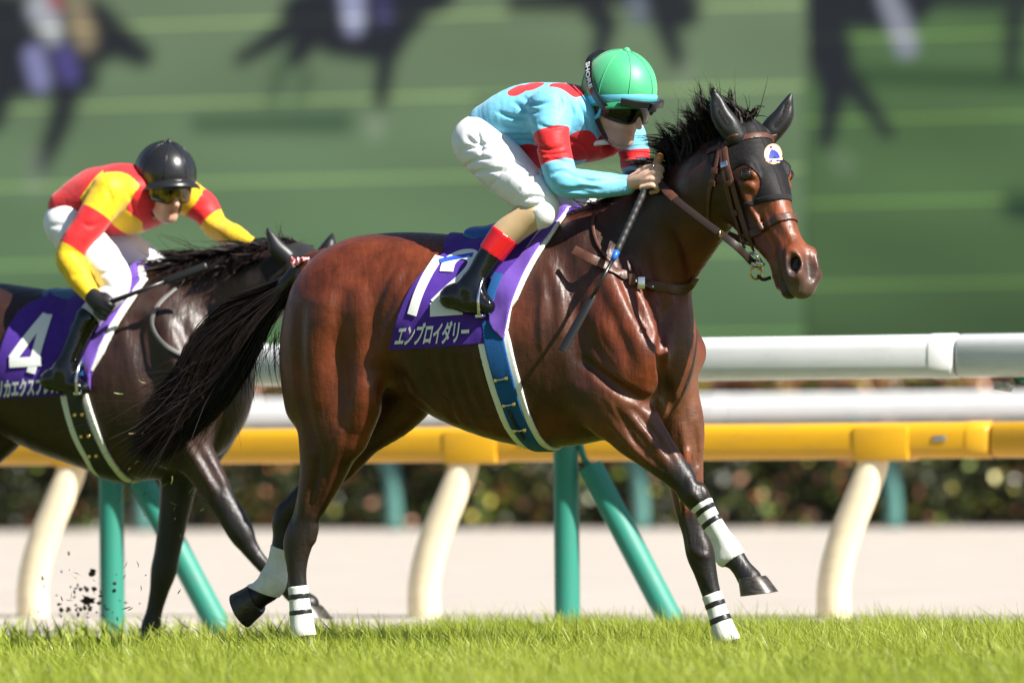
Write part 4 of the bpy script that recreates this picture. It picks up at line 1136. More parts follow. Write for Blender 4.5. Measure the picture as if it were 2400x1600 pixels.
M_PADW = fabric('white pad', (.80, .79, .74, 1), .2, 500)
M_BLUE = fabric('blue girth webbing', (.008, .085, .26, 1), .35, 420)
M_LETTER = Mat('white print', (.74, .75, .73, 1), .6, .3).m
SB = S1.crop((-.75, 24.3, .6), (.6, 25.6, 1.75))
cloth = empty('saddle_cloth', HF.at(1040, 700, -.2)); tag(cloth, 'purple saddle cloth numbered 12 on the leading horse', 'saddle cloth', 'numbered saddle cloths')
CL = [(1050, 520, 0), (1041, 591), (1012, 614), (988, 639), (964, 670), (944, 707), (925, 762), (910, 822), (1020, 815), (1145, 805), (1180, 700), (1240, 600), (1300, 520), (1345, 490), (1340, 440, 0)]
side_shell(SB, HF, CL, .0115, 'cloth', M_PURPLE, cloth, wav=.0012)
def strokes(S, paths, wd, name, mat, parent, off):
    for p in paths:
        P, N = S.drape(p, off, 6); mb = MB(); mb.strap(P, N, wd, .002); mb.build(name, mat, parent, auto=60)
def print_text(S, txt, quad, off, name, mat, parent, bold=.02, one_by_one=True):
    """lettering laid onto a draped cloth; quad = corners BL, BR, TR, TL in the picture"""
    q = np.asarray(quad, float)
    cu = bpy.data.curves.new(name, 'FONT'); cu.body = txt; cu.offset = bold; cu.resolution_u = 4
    to = bpy.data.objects.new(name, cu); COL.objects.link(to)
    dg = bpy.context.evaluated_depsgraph_get(); me = bpy.data.meshes.new_from_object(to.evaluated_get(dg))
    bm = bmesh.new(); bm.from_mesh(me); bmesh.ops.triangulate(bm, faces=bm.faces)
    co = np.array([v.co[:2] for v in bm.verts]); F = [[v.index for v in f.verts] for f in bm.faces]; bm.free()
    bpy.data.objects.remove(to); bpy.data.curves.remove(cu); bpy.data.meshes.remove(me)
    lo, hi = co.min(0), co.max(0); st = (co - lo) / (hi - lo)
    px = ((1 - st[:, :1]) * (1 - st[:, 1:]) * q[0] + st[:, :1] * (1 - st[:, 1:]) * q[1] + st[:, :1] * st[:, 1:] * q[2] + (1 - st[:, :1]) * st[:, 1:] * q[3])
    V = np.array([S.hit(x, y, off)[0] for x, y in px])
    return mesh_obj(name, V, F, mat, parent, smooth=False)
strokes(SB, [[(1030, 600), (1003, 641), (980, 690), (965, 738)]], .036, 'numeral', M_LETTER, cloth, .0150)
strokes(SB, [[(1046, 636), (1054, 612), (1080, 596), (1106, 598), (1110, 617), (1088, 648), (1052, 682), (1020, 714)], [(1008, 726), (1040, 724), (1085, 721)]], .050, 'numeral', M_LETTER, cloth, .0155)
print_text(SB, 'エンブロイダリー', [(922, 813), (1097, 803), (1102, 748), (938, 759)], .0155, 'name_lettering', M_LETTER, cloth, .034)
side_shell(SB, HF, [(1325, 470, 0), (1334, 492), (1300, 543), (1262, 600), (1234, 652), (1212, 702), (1198, 722), (1190, 770), (1180, 790), (1165, 740), (1200, 640), (1290, 510)], .017, 'pad', M_PADW, cloth, half=.4)
side_shell(SB, HF, [(1320, 470, 0), (1330, 492), (1294, 540), (1258, 588), (1226, 645), (1201, 707), (1190, 755), (1181, 796), (1160, 775), (1149, 755), (1145, 699), (1185, 640), (1240, 580), (1300, 508)], .025, 'front_flap', M_PURPLE2, cloth, wav=.004)
saddle = empty('saddle', HF.at(1180, 560, 0)); tag(saddle, 'small blue racing saddle with girth and stirrup under the rider in blue and red', 'saddle', 'racing saddles')
side_shell(S1, HF, [(1118, 800), (1128, 845), (1140, 890), (1158, 945), (1180, 1000), (1205, 1035), (1235, 1080, -.05), (1310, 1085, -.05), (1283, 1045), (1262, 1020), (1246, 985), (1217, 890), (1195, 800), (1187, 770)], .010, 'girth_pad', M_PADW, saddle)
gb = side_shell(S1, HF, [(1129, 752), (1138, 820), (1157, 893), (1174, 945), (1196, 1000), (1222, 1035), (1250, 1085, -.05), (1292, 1085, -.05), (1268, 1045), (1250, 1020), (1232, 985), (1204, 890), (1180, 790), (1176, 752)], .0155, 'girth', M_BLUE, saddle)
for (x0, y0), (x1, y1) in (((1162, 891), (1187, 886)), ((1181, 950), (1205, 946)), ((1206, 1008), (1230, 1006))):
    A_, nA = S1.hit(x0, y0, .019); B_, nB = S1.hit(x1, y1, .019); mb = MB(); mb.tube(spline([A_, (A_ + B_) / 2 + nA * .005, B_], 4), .004, 8); o = mb.build('keeper', M_CHROME, saddle)
    for p, q in ((A_, nA), (B_, nB)): lump(p, X_ * .006, Z_ * .006, q * .005, 'stud', M_BRASS, saddle, .002)
strap_on(S1, [(1192, 962), (1207, 995), (1228, 1028)], .010, 'girth_strap', M_DKLEATHER, saddle, .021, .006)
sd = Solid(HF.at(1180, 560, 0) - .45, HF.at(1180, 560, 0) + .45, .009)
sd.tube(pts(HF, [(1118, 552, 0), (1150, 560, 0), (1200, 548, 0), (1262, 520, 0), (1290, 500, 0)]), [.034, .05, .055, .05, .035], .02, HF.n, [3.2, 2.4, 2.2, 2.2, 1.6])
mesh_obj('seat', *sd.skin(2), plastic('blue saddle leather', (.02, .10, .36, 1), .35), saddle)
strap_on(SB, [(1030, 612), (1060, 605), (1108, 597)], .020, 'seat_strap', plastic('bright blue strap', (.02, .08, .5, 1), .5), saddle, .016, .006)
strap_on(SB, [(1168, 640), (1150, 690), (1138, 735)], .034, 'stirrup_leather', M_BLUE, saddle, .028, .006)
# ================================================================== riders
class Face:
    """head of a rider: forward F, up U, left L about the middle of the head at eye height"""
    def __init__(s, o, yaw, pitch, size, roll=0.0):
        c, q, d, e = math.cos(yaw), math.sin(yaw), math.cos(pitch), math.sin(pitch)
        s.o = np.asarray(o); s.k = size
        F = np.array((c * d, -q * d, -e)); U = np.array((c * e, -q * e, d)); L = np.array((q, c, 0))
        s.F = F; s.U = U * math.cos(roll) + L * math.sin(roll); s.L = L * math.cos(roll) - U * math.sin(roll)
    def at(s, f, u, l=0.0): return s.o + s.k * (f * s.F + u * s.U + l * s.L)
    def tube(s, S, rows, k=.012, cut=False, axis=None, div=4):
        S.tube(np.array([s.at(*r_[:3]) for r_ in rows]), [r_[3] * s.k for r_ in rows], k * s.k, s.L if axis is None else axis, [r_[4] if len(r_) > 4 else 1. for r_ in rows], div, cut)
def rider_head(S, fc):
    T = lambda rows, k=.012, cut=False: fc.tube(S, rows, k, cut)
    T([(-.030, .045, 0, .088, .86), (.020, .050, 0, .085, .86)], .02)
    T([(.045, .010, 0, .052, 1.12), (.048, -.045, 0, .042, 1.15), (.052, -.090, 0, .030, 1.05)], .03)
    T([(.060, -.100, 0, .022, 1.2)], .02)
    for l in (-1, 1):
        T([(-.010, -.035, .052 * l, .020), (.015, -.085, .045 * l, .017), (.055, -.105, .018 * l, .016)], .03)      # jaw
        T([(.055, -.030, .042 * l, .024)], .025)                                                                       # cheek
        T([(.080, .016, .030 * l, .013)], .015)                                                                        # brow
        T([(.098, -.004, .030 * l, .012)], .010, True)
        T([(-.012, .018, .076 * l, .010), (-.022, .010, .082 * l, .013), (-.016, -.018, .076 * l, .009)], .008)        # ear
        T([(-.010, .002, .092 * l, .007)], .004, True)
        T([(.104, -.047, .011 * l, .009)], .007)
    T([(.092, .004, 0, .008), (.104, -.022, 0, .010), (.116, -.042, 0, .0115)], .010)                                  # nose
    T([(.094, -.069, 0, .0085, 2.3)], .008); T([(.090, -.086, 0, .0095, 2.0)], .008)                                   # lips
    T([(.107, -.077, 0, .0045, 4.2)], .003, True)
    T([(.084, -.109, 0, .015, 1.2)], .015)
def make_helmet(fc, parent, mat_shell, mat_band, mat_peak, peak=.035, ridge=True, band=True, front=.030):
    """skull cap: rows from the rim to the crown"""
    n = 48; rows = 16; V = []
    ax = (.132, .112, .124)
    rim = lambda q: front * math.cos(q) * (1 if math.cos(q) > 0 else .045 / front) - .004
    def pnt(q, e, sc=1.0):
        u0 = rim(q); u = u0 + (ax[2] + .052 - u0) * math.sin(e)
        z = (u - .052) / ax[2]; rr = math.sqrt(max(0, 1 - z * z)) * sc
        r2 = 1.0
        return fc.at(-.004 + ax[0] * rr * math.cos(q) * r2, u if sc == 1 else u + (sc - 1) * .1 * math.sin(e), ax[1] * rr * math.sin(q))
    for i in range(rows):
        e = math.pi / 2 * i / (rows - 1)
        for k in range(n):
            q = 2 * math.pi * k / n
            seam = 0.0
            if ridge:
                for sq in np.arange(8) * math.pi / 4 + .2:
                    dq = (q - sq + math.pi) % (2 * math.pi) - math.pi
                    seam = max(seam, math.exp(-(dq / .05) ** 2))
            V.append(pnt(q, min(e, 1.56), 1 + .008 * seam * math.cos(e)))
    F = [(i * n + k, i * n + (k + 1) % n, (i + 1) * n + (k + 1) % n, (i + 1) * n + k) for i in range(rows - 1) for k in range(n)]
    F.append(tuple((rows - 1) * n + k for k in range(n)))
    h = empty('helmet', fc.at(0, 0)); world_parent(h, parent)
    mesh_obj('shell', np.array(V), F, mat_shell, h)
    # lining rim, peak, band, button
    mb = MB(); P = [pnt(q, 0.0) for q in np.linspace(0, 2 * math.pi, 49)]; mb.tube(P, .0055, 8, cap=False); mb.build('rim', mat_peak, h)
    Vp = []; m = 17
    for j, (ext, dz) in enumerate(((0, 0), (.5, -.003), (1, -.008), (1, -.012), (.5, -.008), (0, -.006))):
        for k in range(m):
            q = (k / (m - 1) - .5) * 2.2; b = pnt(q, .02); d = fc.F * math.cos(q) + fc.L * math.sin(q)
            Vp.append(b + d * peak * ext * fc.k * math.cos(q * .72) ** .7 + fc.U * dz * fc.k * (1 + ext))
    Fp = [(j * m + k, j * m + k + 1, (j + 1) * m + k + 1, (j + 1) * m + k) for j in range(5) for k in range(m - 1)]
    mesh_obj('peak', np.array(Vp), Fp, mat_peak, h)
    if band:
        Vb = []
        for e, sc in ((.02, 1.02), (.04, 1.03), (.15, 1.03), (.17, 1.018)):
            for k in range(n): Vb.append(pnt(2 * math.pi * k / n, e, sc))
        Fb = [(i * n + k, i * n + (k + 1) % n, (i + 1) * n + (k + 1) % n, (i + 1) * n + k) for i in range(3) for k in range(n)]
        mesh_obj('band', np.array(Vb), Fb, mat_band, h)
    if ridge:
        for sq in np.arange(8) * math.pi / 4 + .2:
            mb = MB(); mb.tube([pnt(sq, e_, 1.010) for e_ in np.linspace(.05, 1.5, 14)], .0013 * fc.k, 6); mb.build('seam', mat_shell, h)
    c = pnt(0, 1.55); mb = MB(); mb.tube([c - fc.U * .006, c + fc.U * .004, c + fc.U * .012], [.013 * fc.k, .012 * fc.k, .005 * fc.k], 12); mb.build('button', mat_shell, h)
    return h, pnt
def goggles(fc, parent, mat_lens, mat_frame, name='goggles', u0=-.038, u1=.026, rad=.118, fwd=-.012, spread=1.15):
    g = empty(name, fc.at(.1, 0)); world_parent(g, parent)
    n, m = 29, 9; V = []
    for j in range(m):
        for k in range(n):
            q = (k / (n - 1) - .5) * 2 * spread; t = j / (m - 1)
            nose = .020 * math.exp(-(q / .16) ** 2) * (1 - t); out = (1 - .30 * abs(q / spread) ** 3)
            u = u0 * out + (u1 * out - u0 * out) * t + nose
            R = rad + .004 * math.sin(t * math.pi)
            V.append(fc.at(fwd + R * math.cos(q), u, R * .86 * math.sin(q)))
    F = [(j * n + k, j * n + k + 1, (j + 1) * n + k + 1, (j + 1) * n + k) for j in range(m - 1) for k in range(n - 1)]
    o = mesh_obj('lens', np.array(V), F, mat_lens, g)
    sm = o.modifiers.new('thick', 'SOLIDIFY'); sm.thickness = .003; sm.offset = 1
    V = np.array(V); top = V[(m - 1) * n:]; bot = V[:n]; loop = np.vstack([bot, V[n - 1::n][1:], top[::-1][1:], V[0::n][::-1][1:]])
    mb = MB(); mb.tube(loop, .0045 * fc.k, 8); mb.build('frame', mat_frame, g)
    return g
def finger_set(S, wrist, palm, tips, k=.008):
    """palm: (a, b, r0, r1); tips: list of finger chains (points, radius)"""
    S.tube([wrist, palm[0], palm[1]], [palm[2] * .82, palm[2], palm[3]], .012)
    for P, r_ in tips: S.tube(P, [r_, r_ * .97, r_ * .93, r_ * .82][:len(P)] + [r_ * .8] * max(0, len(P) - 4), k, div=4)
def skin_material(name, col):
    m = Mat(name, rough=.48, spec=.4); n_ = m.noise(26, 4)
    tint = m.attr('flush')
    c = m.mix(m.math('MULTIPLY', n_, .3), col, tuple(x * y for x, y in zip(col[:3], (.9, .62, .52))) + (1,))
    m.set('Base Color', m.mix(tint, c, tuple(x * y for x, y in zip(col[:3], (.78, .34, .33))) + (1,)))
    c2 = m.mix(tint, c, tuple(x * y for x, y in zip(col[:3], (.78, .34, .33))) + (1,)); m.set('Base Color', m.mix(m.math('MULTIPLY', m.attr('stubble'), m.math('MULTIPLY_ADD', m.noise(300, 2), .5, .25)), c2, (.10, .075, .065, 1)))
    m.set('Subsurface Weight', .15); m.set('Subsurface Radius', (.012, .005, .003)); m.bump(m.noise(220, 3), .12, .002)
    return m.m
def wrinkle(S, f, amp, seed=0, freq=1.0):
    """cloth folds: displace the field by warped waves"""
    near = np.argwhere(np.abs(S.F) < .03); P = np.column_stack([S.ax[k][near[:, k]] for k in range(3)])
    r = np.random.default_rng(seed); d = np.zeros(len(P))
    for i in range(7):
        w_ = r.normal(size=3); w_ /= np.linalg.norm(w_); w2 = r.normal(size=3) * 9 * freq
        ph = r.uniform(0, 6); fr = r.uniform(30, 75) * freq
        s_ = np.sin(P @ w_ * fr + 1.6 * np.sin(P @ w2 + ph)); d += (np.abs(s_) ** 1.5 * np.sign(s_)) * 30 / fr * .5
    S.F[tuple(near.T)] += (amp * d).astype(np.float32)
def creases(S, lines, dep, r_=.008):
    """single sharp folds drawn in the picture"""
    for ln in lines: S.groove(ln, dep, r_, .008, 6)
def hand_flush(V, fc):
    q = (V - fc.o) / fc.k; f, u, l = q @ fc.F, q @ fc.U, q @ fc.L
    lip = np.exp(-(((u + .077) / .012) ** 2 + (l / .024) ** 2 + ((f - .098) / .02) ** 2))
    return np.clip(lip * 1.3 + .35 * np.exp(-(((u + .04) / .02) ** 2 + (l / .015) ** 2 + ((f - .11) / .02) ** 2)), 0, 1)
def stubble(V, fc):
    q = (V - fc.o) / fc.k; f, u, l = q @ fc.F, q @ fc.U, q @ fc.L
    return np.clip((-.050 - u) / .02, 0, 1) * np.clip((u + .16) / .03, 0, 1) * np.clip((f + .02) / .03, 0, 1) * (1 - np.clip(1.5 * np.exp(-(((u + .077) / .010) ** 2 + (l / .022) ** 2)), 0, 1))
def seg_param(V, A, B):
    ax = B - A; return (V - A) @ ax / (ax @ ax), np.linalg.norm(V - A - np.clip((V - A) @ ax / (ax @ ax), -.3, 1.3)[:, None] * ax, axis=1), np.linalg.norm(ax)
def pattern_material(name, col_a, col_b, rough=.56, spec=.3, sheen=.15, wr=.6):
    m = Mat(name, rough=rough, spec=spec)
    m.set('Base Color', m.mix(m.step(m.attr('mark'), .0012), col_a, col_b))
    rid = m.math('ABSOLUTE', m.math('SUBTRACT', m.noise(15, 4, .5, stretch=(.7, 1.5, 1.2)), .5))
    h = m.math('ADD', m.math('MULTIPLY', m.noise(900, 2), .06), m.math('MULTIPLY', m.math('POWER', rid, .7), wr * 2)); m.bump(h, .38, .007)
    m.set('Sheen Weight', sheen)
    return m.m
M_BLKPL = Mat('black plastic', (.010, .010, .011, 1), .3, .5).m
M_LENS = Mat('smoked lens', (.004, .004, .004, 1), .08, .4).m
M_PATENT = Mat('black patent boot', (.004, .004, .005, 1), .08, .6); M_PATENT.bump(M_PATENT.math('ADD', M_PATENT.noise(26, 4, .6), M_PATENT.math('MULTIPLY', M_PATENT.noise(300, 2), .05)), .22, .008); M_PATENT = M_PATENT.m
def on_side(S, f, px, py, r_):
    p, nn = S.hit(px, py, 0); return (p - f.o) @ f.n - r_ * .95

# ------------------------------------------------------------------ the rider in blue and red
rider1 = empty('person', HF.at(1200, 560, 0)); tag(rider1, 'jockey in light blue silks with red spots and green cap, crouched on the leading horse', 'person', 'jockeys')
FC = Face(HF.at(1446, 246, .03), math.radians(47), math.radians(16), 1.13)
lo, hi = HF.at(1040, 100, 0) - .36, HF.at(1590, 760, 0) + .36
lo = np.array((HF.at(1020, 700, 0)[0], 24.35, HF.at(1100, 770, 0)[2])); hi = np.array((HF.at(1590, 700, 0)[0], 25.5, HF.at(1400, 90, 0)[2]))
def blank(h=.006): return Body(lo, hi, h)
B1 = blank(.0048)
b = lambda rows, k=.03: B1.limb(HF, rows, k)
b([(1155, 328, 0, .06, 1.3), (1220, 295, 0, .085, 1.1), (1310, 278, .01, .095, 1.2), (1355, 268, .02, .07, 1.5)])
b([(1365, 262, .02, .058), (1400, 262, .03, .055), (1422, 262, .03, .056)], .02)
b([(1290, 262, -.15, .045), (1299, 340, -.21, .034), (1322, 426, -.225, .030), (1390, 434, -.195, .028), (1462, 433, -.14, .027)], .02)
b([(1430, 290, .17, .05), (1478, 330, .22, .044), (1482, 395, .21, .038), (1515, 405, .12, .03), (1540, 400, .06, .026)], .02)
legn = [(1145, 340, -.09, .055), (1195, 405, -.16, .052), (1258, 478, -.222, .044)]
shin = [(1262, 492, -.232, .050), (1225, 518, -.236, .048), (1183, 552, -.245, .046), (1150, 600, -.26, .040), (1112, 655, -.285, .034), (1100, 682, -.292, .036)]
b(legn + shin[1:], .02)
def mirror(f, rows):
    out = []
    for r_ in rows:
        p = f.at(*r_[:3]); p = p - 2 * ((p - f.o) @ f.n) * f.n; out.append((*to_px(p), -r_[2], *r_[3:]))
    return out
mir = lambda rows: mirror(HF, rows)
b(mir(legn + shin[1:]), .02)
rider_head(B1, FC)
# near hand closed on the whip and rein
W = HF.at(1468, 434, -.14)
fist = lambda x, y, v: HF.at(x, y, v)
fings = []
for i in range(4):
    y0 = 392 + i * 15; v0 = -.155 - .006 * i; e = -i * 3.0
    fings.append((np.array([fist(1512 + e, y0 + 3, v0 - .006), fist(1541 + e, y0 - 2, v0 - .014), fist(1551 + e, y0 + 9, v0 + .012), fist(1535 + e, y0 + 14, v0 + .034)]), .0118 - .0006 * i))
fings.append((np.array([fist(1497, 402, -.135), fist(1520, 384, -.120), fist(1543, 386, -.112)]), .0115))
finger_set(B1, W, (fist(1492, 423, -.148), fist(1520, 414, -.150), .031, .036), fings)
W2 = HF.at(1530, 402, .075)
finger_set(B1, W2, (fist(1535, 402, .06), fist(1552, 400, .04), .028, .03), [(np.array([fist(1552, 392 + 12 * i, .045), fist(1572, 392 + 12 * i, .02), fist(1566, 400 + 12 * i, .0)]), .010) for i in range(4)])
V, Q = B1.skin(1)
M_SKIN1 = skin_material('fair skin', (.70, .46, .35, 1))
o = mesh_obj('body', V, Q, M_SKIN1, rider1); fattr(o, 'flush', hand_flush(V, FC)); fattr(o, 'stubble', stubble(V, FC) * .75)
ring(HF.at(1531, 391, -.171), X_, .0125, .002, 'finger_ring', M_CHROME, rider1)
# breeches
P1 = blank(.0058)
p = lambda rows, k=.04: P1.limb(HF, rows, k)
p([(1128, 330, 0, .098, 1.5), (1165, 318, 0, .100, 1.35), (1195, 310, 0, .09, 1.3)])
p([(1136, 348, -.085, .098, 1.05), (1185, 398, -.155, .093), (1235, 442, -.205, .080), (1262, 472, -.225, .070), (1270, 495, -.23, .060), (1262, 512, -.232, .043)])
p(mir([(1136, 348, -.085, .098, 1.05), (1185, 398, -.155, .093), (1235, 442, -.205, .080), (1262, 472, -.225, .070), (1262, 505, -.23, .052)]))
wrinkle(P1, HF, .0022, 4, .8)
creases(P1, [[(1078, 352), (1110, 345), (1140, 350)], [(1085, 395), (1120, 372), (1150, 372)], [(1150, 440), (1175, 400), (1200, 380)], [(1115, 300), (1125, 330), (1128, 360)], [(1200, 470), (1225, 440), (1262, 420)], [(1212, 478), (1240, 462), (1270, 462), (1296, 480)], [(1160, 330), (1190, 365), (1225, 390)], [(1092, 320), (1112, 335), (1140, 338)], [(1100, 410), (1140, 400), (1185, 400)], [(1225, 420), (1250, 405), (1280, 410)], [(1228, 500), (1250, 485), (1285, 470)]], .010, .006)
M_BREECH = fabric('white breeches', (.80, .80, .82, 1), .30, 900, rough=.6, spec=.3, wr=.35, wrs=12)
mesh_obj('breeches', *P1.skin(1), M_BREECH, rider1)
# silks
T1 = blank(.0055)
t = lambda rows, k=.04: T1.limb(HF, rows, k)
t([(1160, 304, 0, .100, 1.3), (1228, 285, 0, .132, 1.15), (1305, 276, .0, .130, 1.3), (1358, 266, .02, .100, 1.55)], .04)
t([(1215, 330, 0, .075, 1.2), (1290, 345, .02, .078, 1.3), (1375, 338, .06, .066, 1.5), (1420, 335, .10, .05, 1.2)], .06)
t([(1290, 258, -.155, .082), (1293, 320, -.205, .064), (1306, 385, -.225, .058), (1326, 428, -.232, .056), (1390, 434, -.20, .051), (1440, 434, -.155, .041), (1470, 433, -.135, .0345)], .03)
t([(1420, 288, .15, .078), (1470, 315, .20, .066), (1487, 360, .215, .056), (1490, 392, .20, .05), (1525, 402, .09, .036)], .03)
t([(1362, 262, .02, .070, 1.1), (1385, 258, .025, .068, 1.0)], .02)
wrinkle(T1, HF, .0024, 7, .85)
creases(T1, [[(1262, 292), (1290, 300), (1325, 296)], [(1270, 380), (1300, 372), (1340, 385)], [(1290, 410), (1320, 400), (1350, 415)], [(1205, 240), (1235, 262), (1262, 262)], [(1180, 290), (1210, 300), (1255, 300)], [(1200, 330), (1235, 330), (1262, 345)], [(1330, 225), (1345, 262), (1338, 300)], [(1352, 235), (1372, 275), (1385, 310)], [(1340, 330), (1370, 345), (1385, 372)], [(1360, 418), (1390, 425), (1420, 420)], [(1300, 440), (1340, 446), (1390, 452)], [(1225, 225), (1250, 245), (1290, 240)], [(1165, 262), (1200, 275), (1240, 275)], [(1262, 340), (1285, 352), (1320, 345)], [(1268, 362), (1295, 362), (1335, 358)], [(1330, 445), (1370, 440), (1410, 446)], [(1305, 215), (1318, 240), (1312, 262)], [(1180, 320), (1215, 318), (1250, 322)]], .009, .006)
# collar opening and cuff end
T1.tube([FC.at(-.02, -.10), FC.at(.03, -.20)], [.03, .03], .01, cut=True)
V, Q = T1.skin(1)
mark = np.full(len(V), -1.0)
A_, B_ = HF.at(1291, 310, -.2), HF.at(1307, 385, -.225)
tt, dd, Ln = seg_param(V, A_, B_); lm = np.minimum(tt, 1 - tt) * Ln; mark = np.where((dd < .085) & ((V - HF.o) @ HF.n < -.115), np.maximum(mark, lm), mark)
A_, B_ = HF.at(1485, 352, .2), HF.at(1489, 392, .2); tt, dd, Ln = seg_param(V, A_, B_); lm = np.minimum(tt, 1 - tt) * Ln; mark = np.where((dd < .085) & ((V - HF.o) @ HF.n > .10), np.maximum(mark, lm), mark)
for x, y, r_ in ((1358, 345, .070), (1418, 352, .082), (1250, 375, .078), (1330, 205, .066), (1250, 200, .042), (1215, 210, .042)):
    c = T1.hit(x, y, 0)[0]; d_ = r_ - np.linalg.norm(V - c, axis=1); arm = np.minimum(seg_param(V, HF.at(1290, 270, -.155), HF.at(1326, 428, -.235))[1], seg_param(V, HF.at(1326, 428, -.235), HF.at(1468, 433, -.135))[1]) < (.07 if y > 300 else 0)
    mark = np.where(arm, mark, np.maximum(mark, d_))
o = mesh_obj('racing_silks', V, Q, pattern_material('blue silks with red', (.17, .52, .74, 1), (.62, .018, .022, 1)), rider1); fattr(o, 'mark', mark)
mb = MB(); cp = FC.at(-.02, -.135, 0); P = [cp + .066 * (math.cos(q) * (FC.F * .75 + FC.U * .35) + math.sin(q) * FC.L) for q in np.linspace(0, 2 * math.pi, 33)]; mb.tube(P, .010, 8, cap=False); mb.build('collar', M_PADW, rider1)
# boots, cuffs, tan tops
def boots(rows_tan, rows_cuff, rows_boot, foot, f, parent, lo, hi, mats, far=True):
    for side in ((0, 1) if far else (0,)):
        fx = (lambda r_: r_) if side == 0 else (lambda r_: mirror(f, r_))
        for name, rows, mt, k in (('stocking', rows_tan, mats[0], .01), ('boot_cuff', rows_cuff, mats[1], .004), ('boot', None, mats[2], .02)):
            q = Body(lo, hi, .0062)
            if rows is None:
                q.limb(f, fx(rows_boot), .02); [q.limb(f, fx(z), .022) for z in foot]
            else:
                if not rows: continue
                q.limb(f, fx(rows), k)
                if name == 'boot_cuff':
                    R = fx(rows); A, B = f.at(*R[0][:3]), f.at(*R[-1][:3]); cut = clip_between(A, B, .0, 1.0)
                    q.keep(cut)
            mesh_obj(name, *q.skin(2), mt, parent)
tan = [(1256, 498, -.233, .058), (1225, 518, -.238, .056), (1183, 552, -.246, .054), (1165, 575, -.25, .05)]
cuff = [(1186, 548, -.248, .0565), (1150, 597, -.262, .0505)]
boot = [(1172, 567, -.254, .0525), (1148, 602, -.266, .047), (1118, 650, -.290, .041), (1104, 682, -.300, .040)]
foot = [[(1098, 680, -.300, .044), (1064, 690, -.302, .039, 1.0), (1054, 697, -.302, .036)], [(1058, 698, -.304, .036), (1100, 712, -.310, .037), (1142, 718, -.312, .030)], [(1106, 668, -.298, .044), (1124, 702, -.308, .038)]]
M_TAN = fabric('tan stocking', (.62, .43, .24, 1), .15, 800, (.40, .26, .13, 1), .25, rough=.6); M_REDP = Mat('red patent cuff', (.62, .012, .018, 1), .25, .5).m
boots(tan, cuff, boot, foot, HF, rider1, lo, hi, (M_TAN, M_REDP, M_PATENT))
# stirrup iron at the ball of the foot
mb = MB(); a = HF.at(1122, 738, -.345); c = HF.at(1146, 732, -.27); mb.box((a + c) / 2 + Z_ * -.004, (c - a) / 2, np.cross((c - a) / np.linalg.norm(c - a), Z_) * .016, Z_ * .006, .003)
mb.tube(spline([a, a + Z_ * .07, (a + c) / 2 + Z_ * .125, c + Z_ * .07, c], 5), .006, 8); mb.build('stirrup', M_CHROME, saddle)
# cap, goggles
M_CAPG = Mat('green silk cap', (.05, .40, .17, 1), .47, .5); M_CAPG.bump(M_CAPG.noise(30, 4), .12, .006); M_CAPG.set('Sheen Weight', .25)
hel, pnt = make_helmet(FC, rider1, M_CAPG.m, Mat('light blue ribbon', (.13, .50, .66, 1), .4).m, Mat('green peak', (.03, .24, .10, 1), .4).m, peak=.016, front=.046)
g1 = goggles(FC, rider1, M_LENS, M_BLKPL)
# spare goggles pushed up on the rim, with a strap round the cap
g2 = empty('raised_goggles', FC.at(.13, .05)); world_parent(g2, rider1)
P = [FC.at(-.004 + .154 * math.cos(q), .034, .128 * math.sin(q)) for q in np.linspace(-.78, .78, 22)]
mb = MB(); mb.strap(P, [FC.F * math.cos(q) + FC.L * math.sin(q) for q in np.linspace(-.78, .78, 22)], .026, .016); mb.build('lens_frame', M_BLKPL, g2, auto=50)
lump(FC.at(.160, .030, 0), FC.F * .01, FC.L * .012, FC.U * .015, 'nose_bridge', M_BLKPL, g2)
Pn = [FC.at(.070, -.006, -.096), FC.at(.036, .014, -.112), FC.at(-.005, .050, -.1185), FC.at(-.040, .095, -.112), FC.at(-.072, .132, -.084), FC.at(-.080, .158, -.03)]
nr = [-FC.L, -FC.L, -FC.L, -FC.L + FC.U * .3, -FC.L + FC.U * .6, FC.U - FC.L * .4]
Ps = spline(np.array(Pn), 6); Ns = spline(np.array(nr), 6)
mb = MB(); mb.strap(Ps, Ns, .030, .005); mb.build('strap', M_BLKPL, g2, auto=50)
mb = MB(); mb.strap(Ps * 1.0 + 2 * ((FC.o - Ps) @ FC.L)[:, None] * FC.L, Ns - 2 * (Ns @ FC.L)[:, None] * FC.L, .030, .005); mb.build('strap', M_BLKPL, g2, auto=50)
def text_on_path(txt, P, N, size, name, mat, parent, bold=.03, off=.004, flip=1):
    """letters along a band"""
    cu = bpy.data.curves.new(name, 'FONT'); cu.body = txt; cu.offset = bold; cu.resolution_u = 3
    to = bpy.data.objects.new(name, cu); COL.objects.link(to); dg = bpy.context.evaluated_depsgraph_get(); me = bpy.data.meshes.new_from_object(to.evaluated_get(dg))
    co = np.array([v.co[:2] for v in me.vertices]); F = [list(f.vertices) for f in me.polygons]
    bpy.data.objects.remove(to); bpy.data.curves.remove(cu); bpy.data.meshes.remove(me)
    lo_, hi_ = co.min(0), co.max(0); x = (co[:, 0] - lo_[0]) / (hi_[0] - lo_[0]); y = (co[:, 1] - (lo_[1] + hi_[1]) / 2) / (hi_[1] - lo_[1])
    g = np.linspace(0, 1, len(P)); I = lambda A: np.stack([np.interp(x, g, A[:, j]) for j in range(3)], -1)
    T = np.gradient(P, axis=0); T /= np.linalg.norm(T, axis=1)[:, None]; b_ = np.cross(N, T); b_ /= np.linalg.norm(b_, axis=1)[:, None]
    nn = N / np.linalg.norm(N, axis=1)[:, None]
    V = I(P) + I(b_) * (y * size * flip)[:, None] + I(nn) * off
    return mesh_obj(name, V, F, mat, parent, smooth=False)
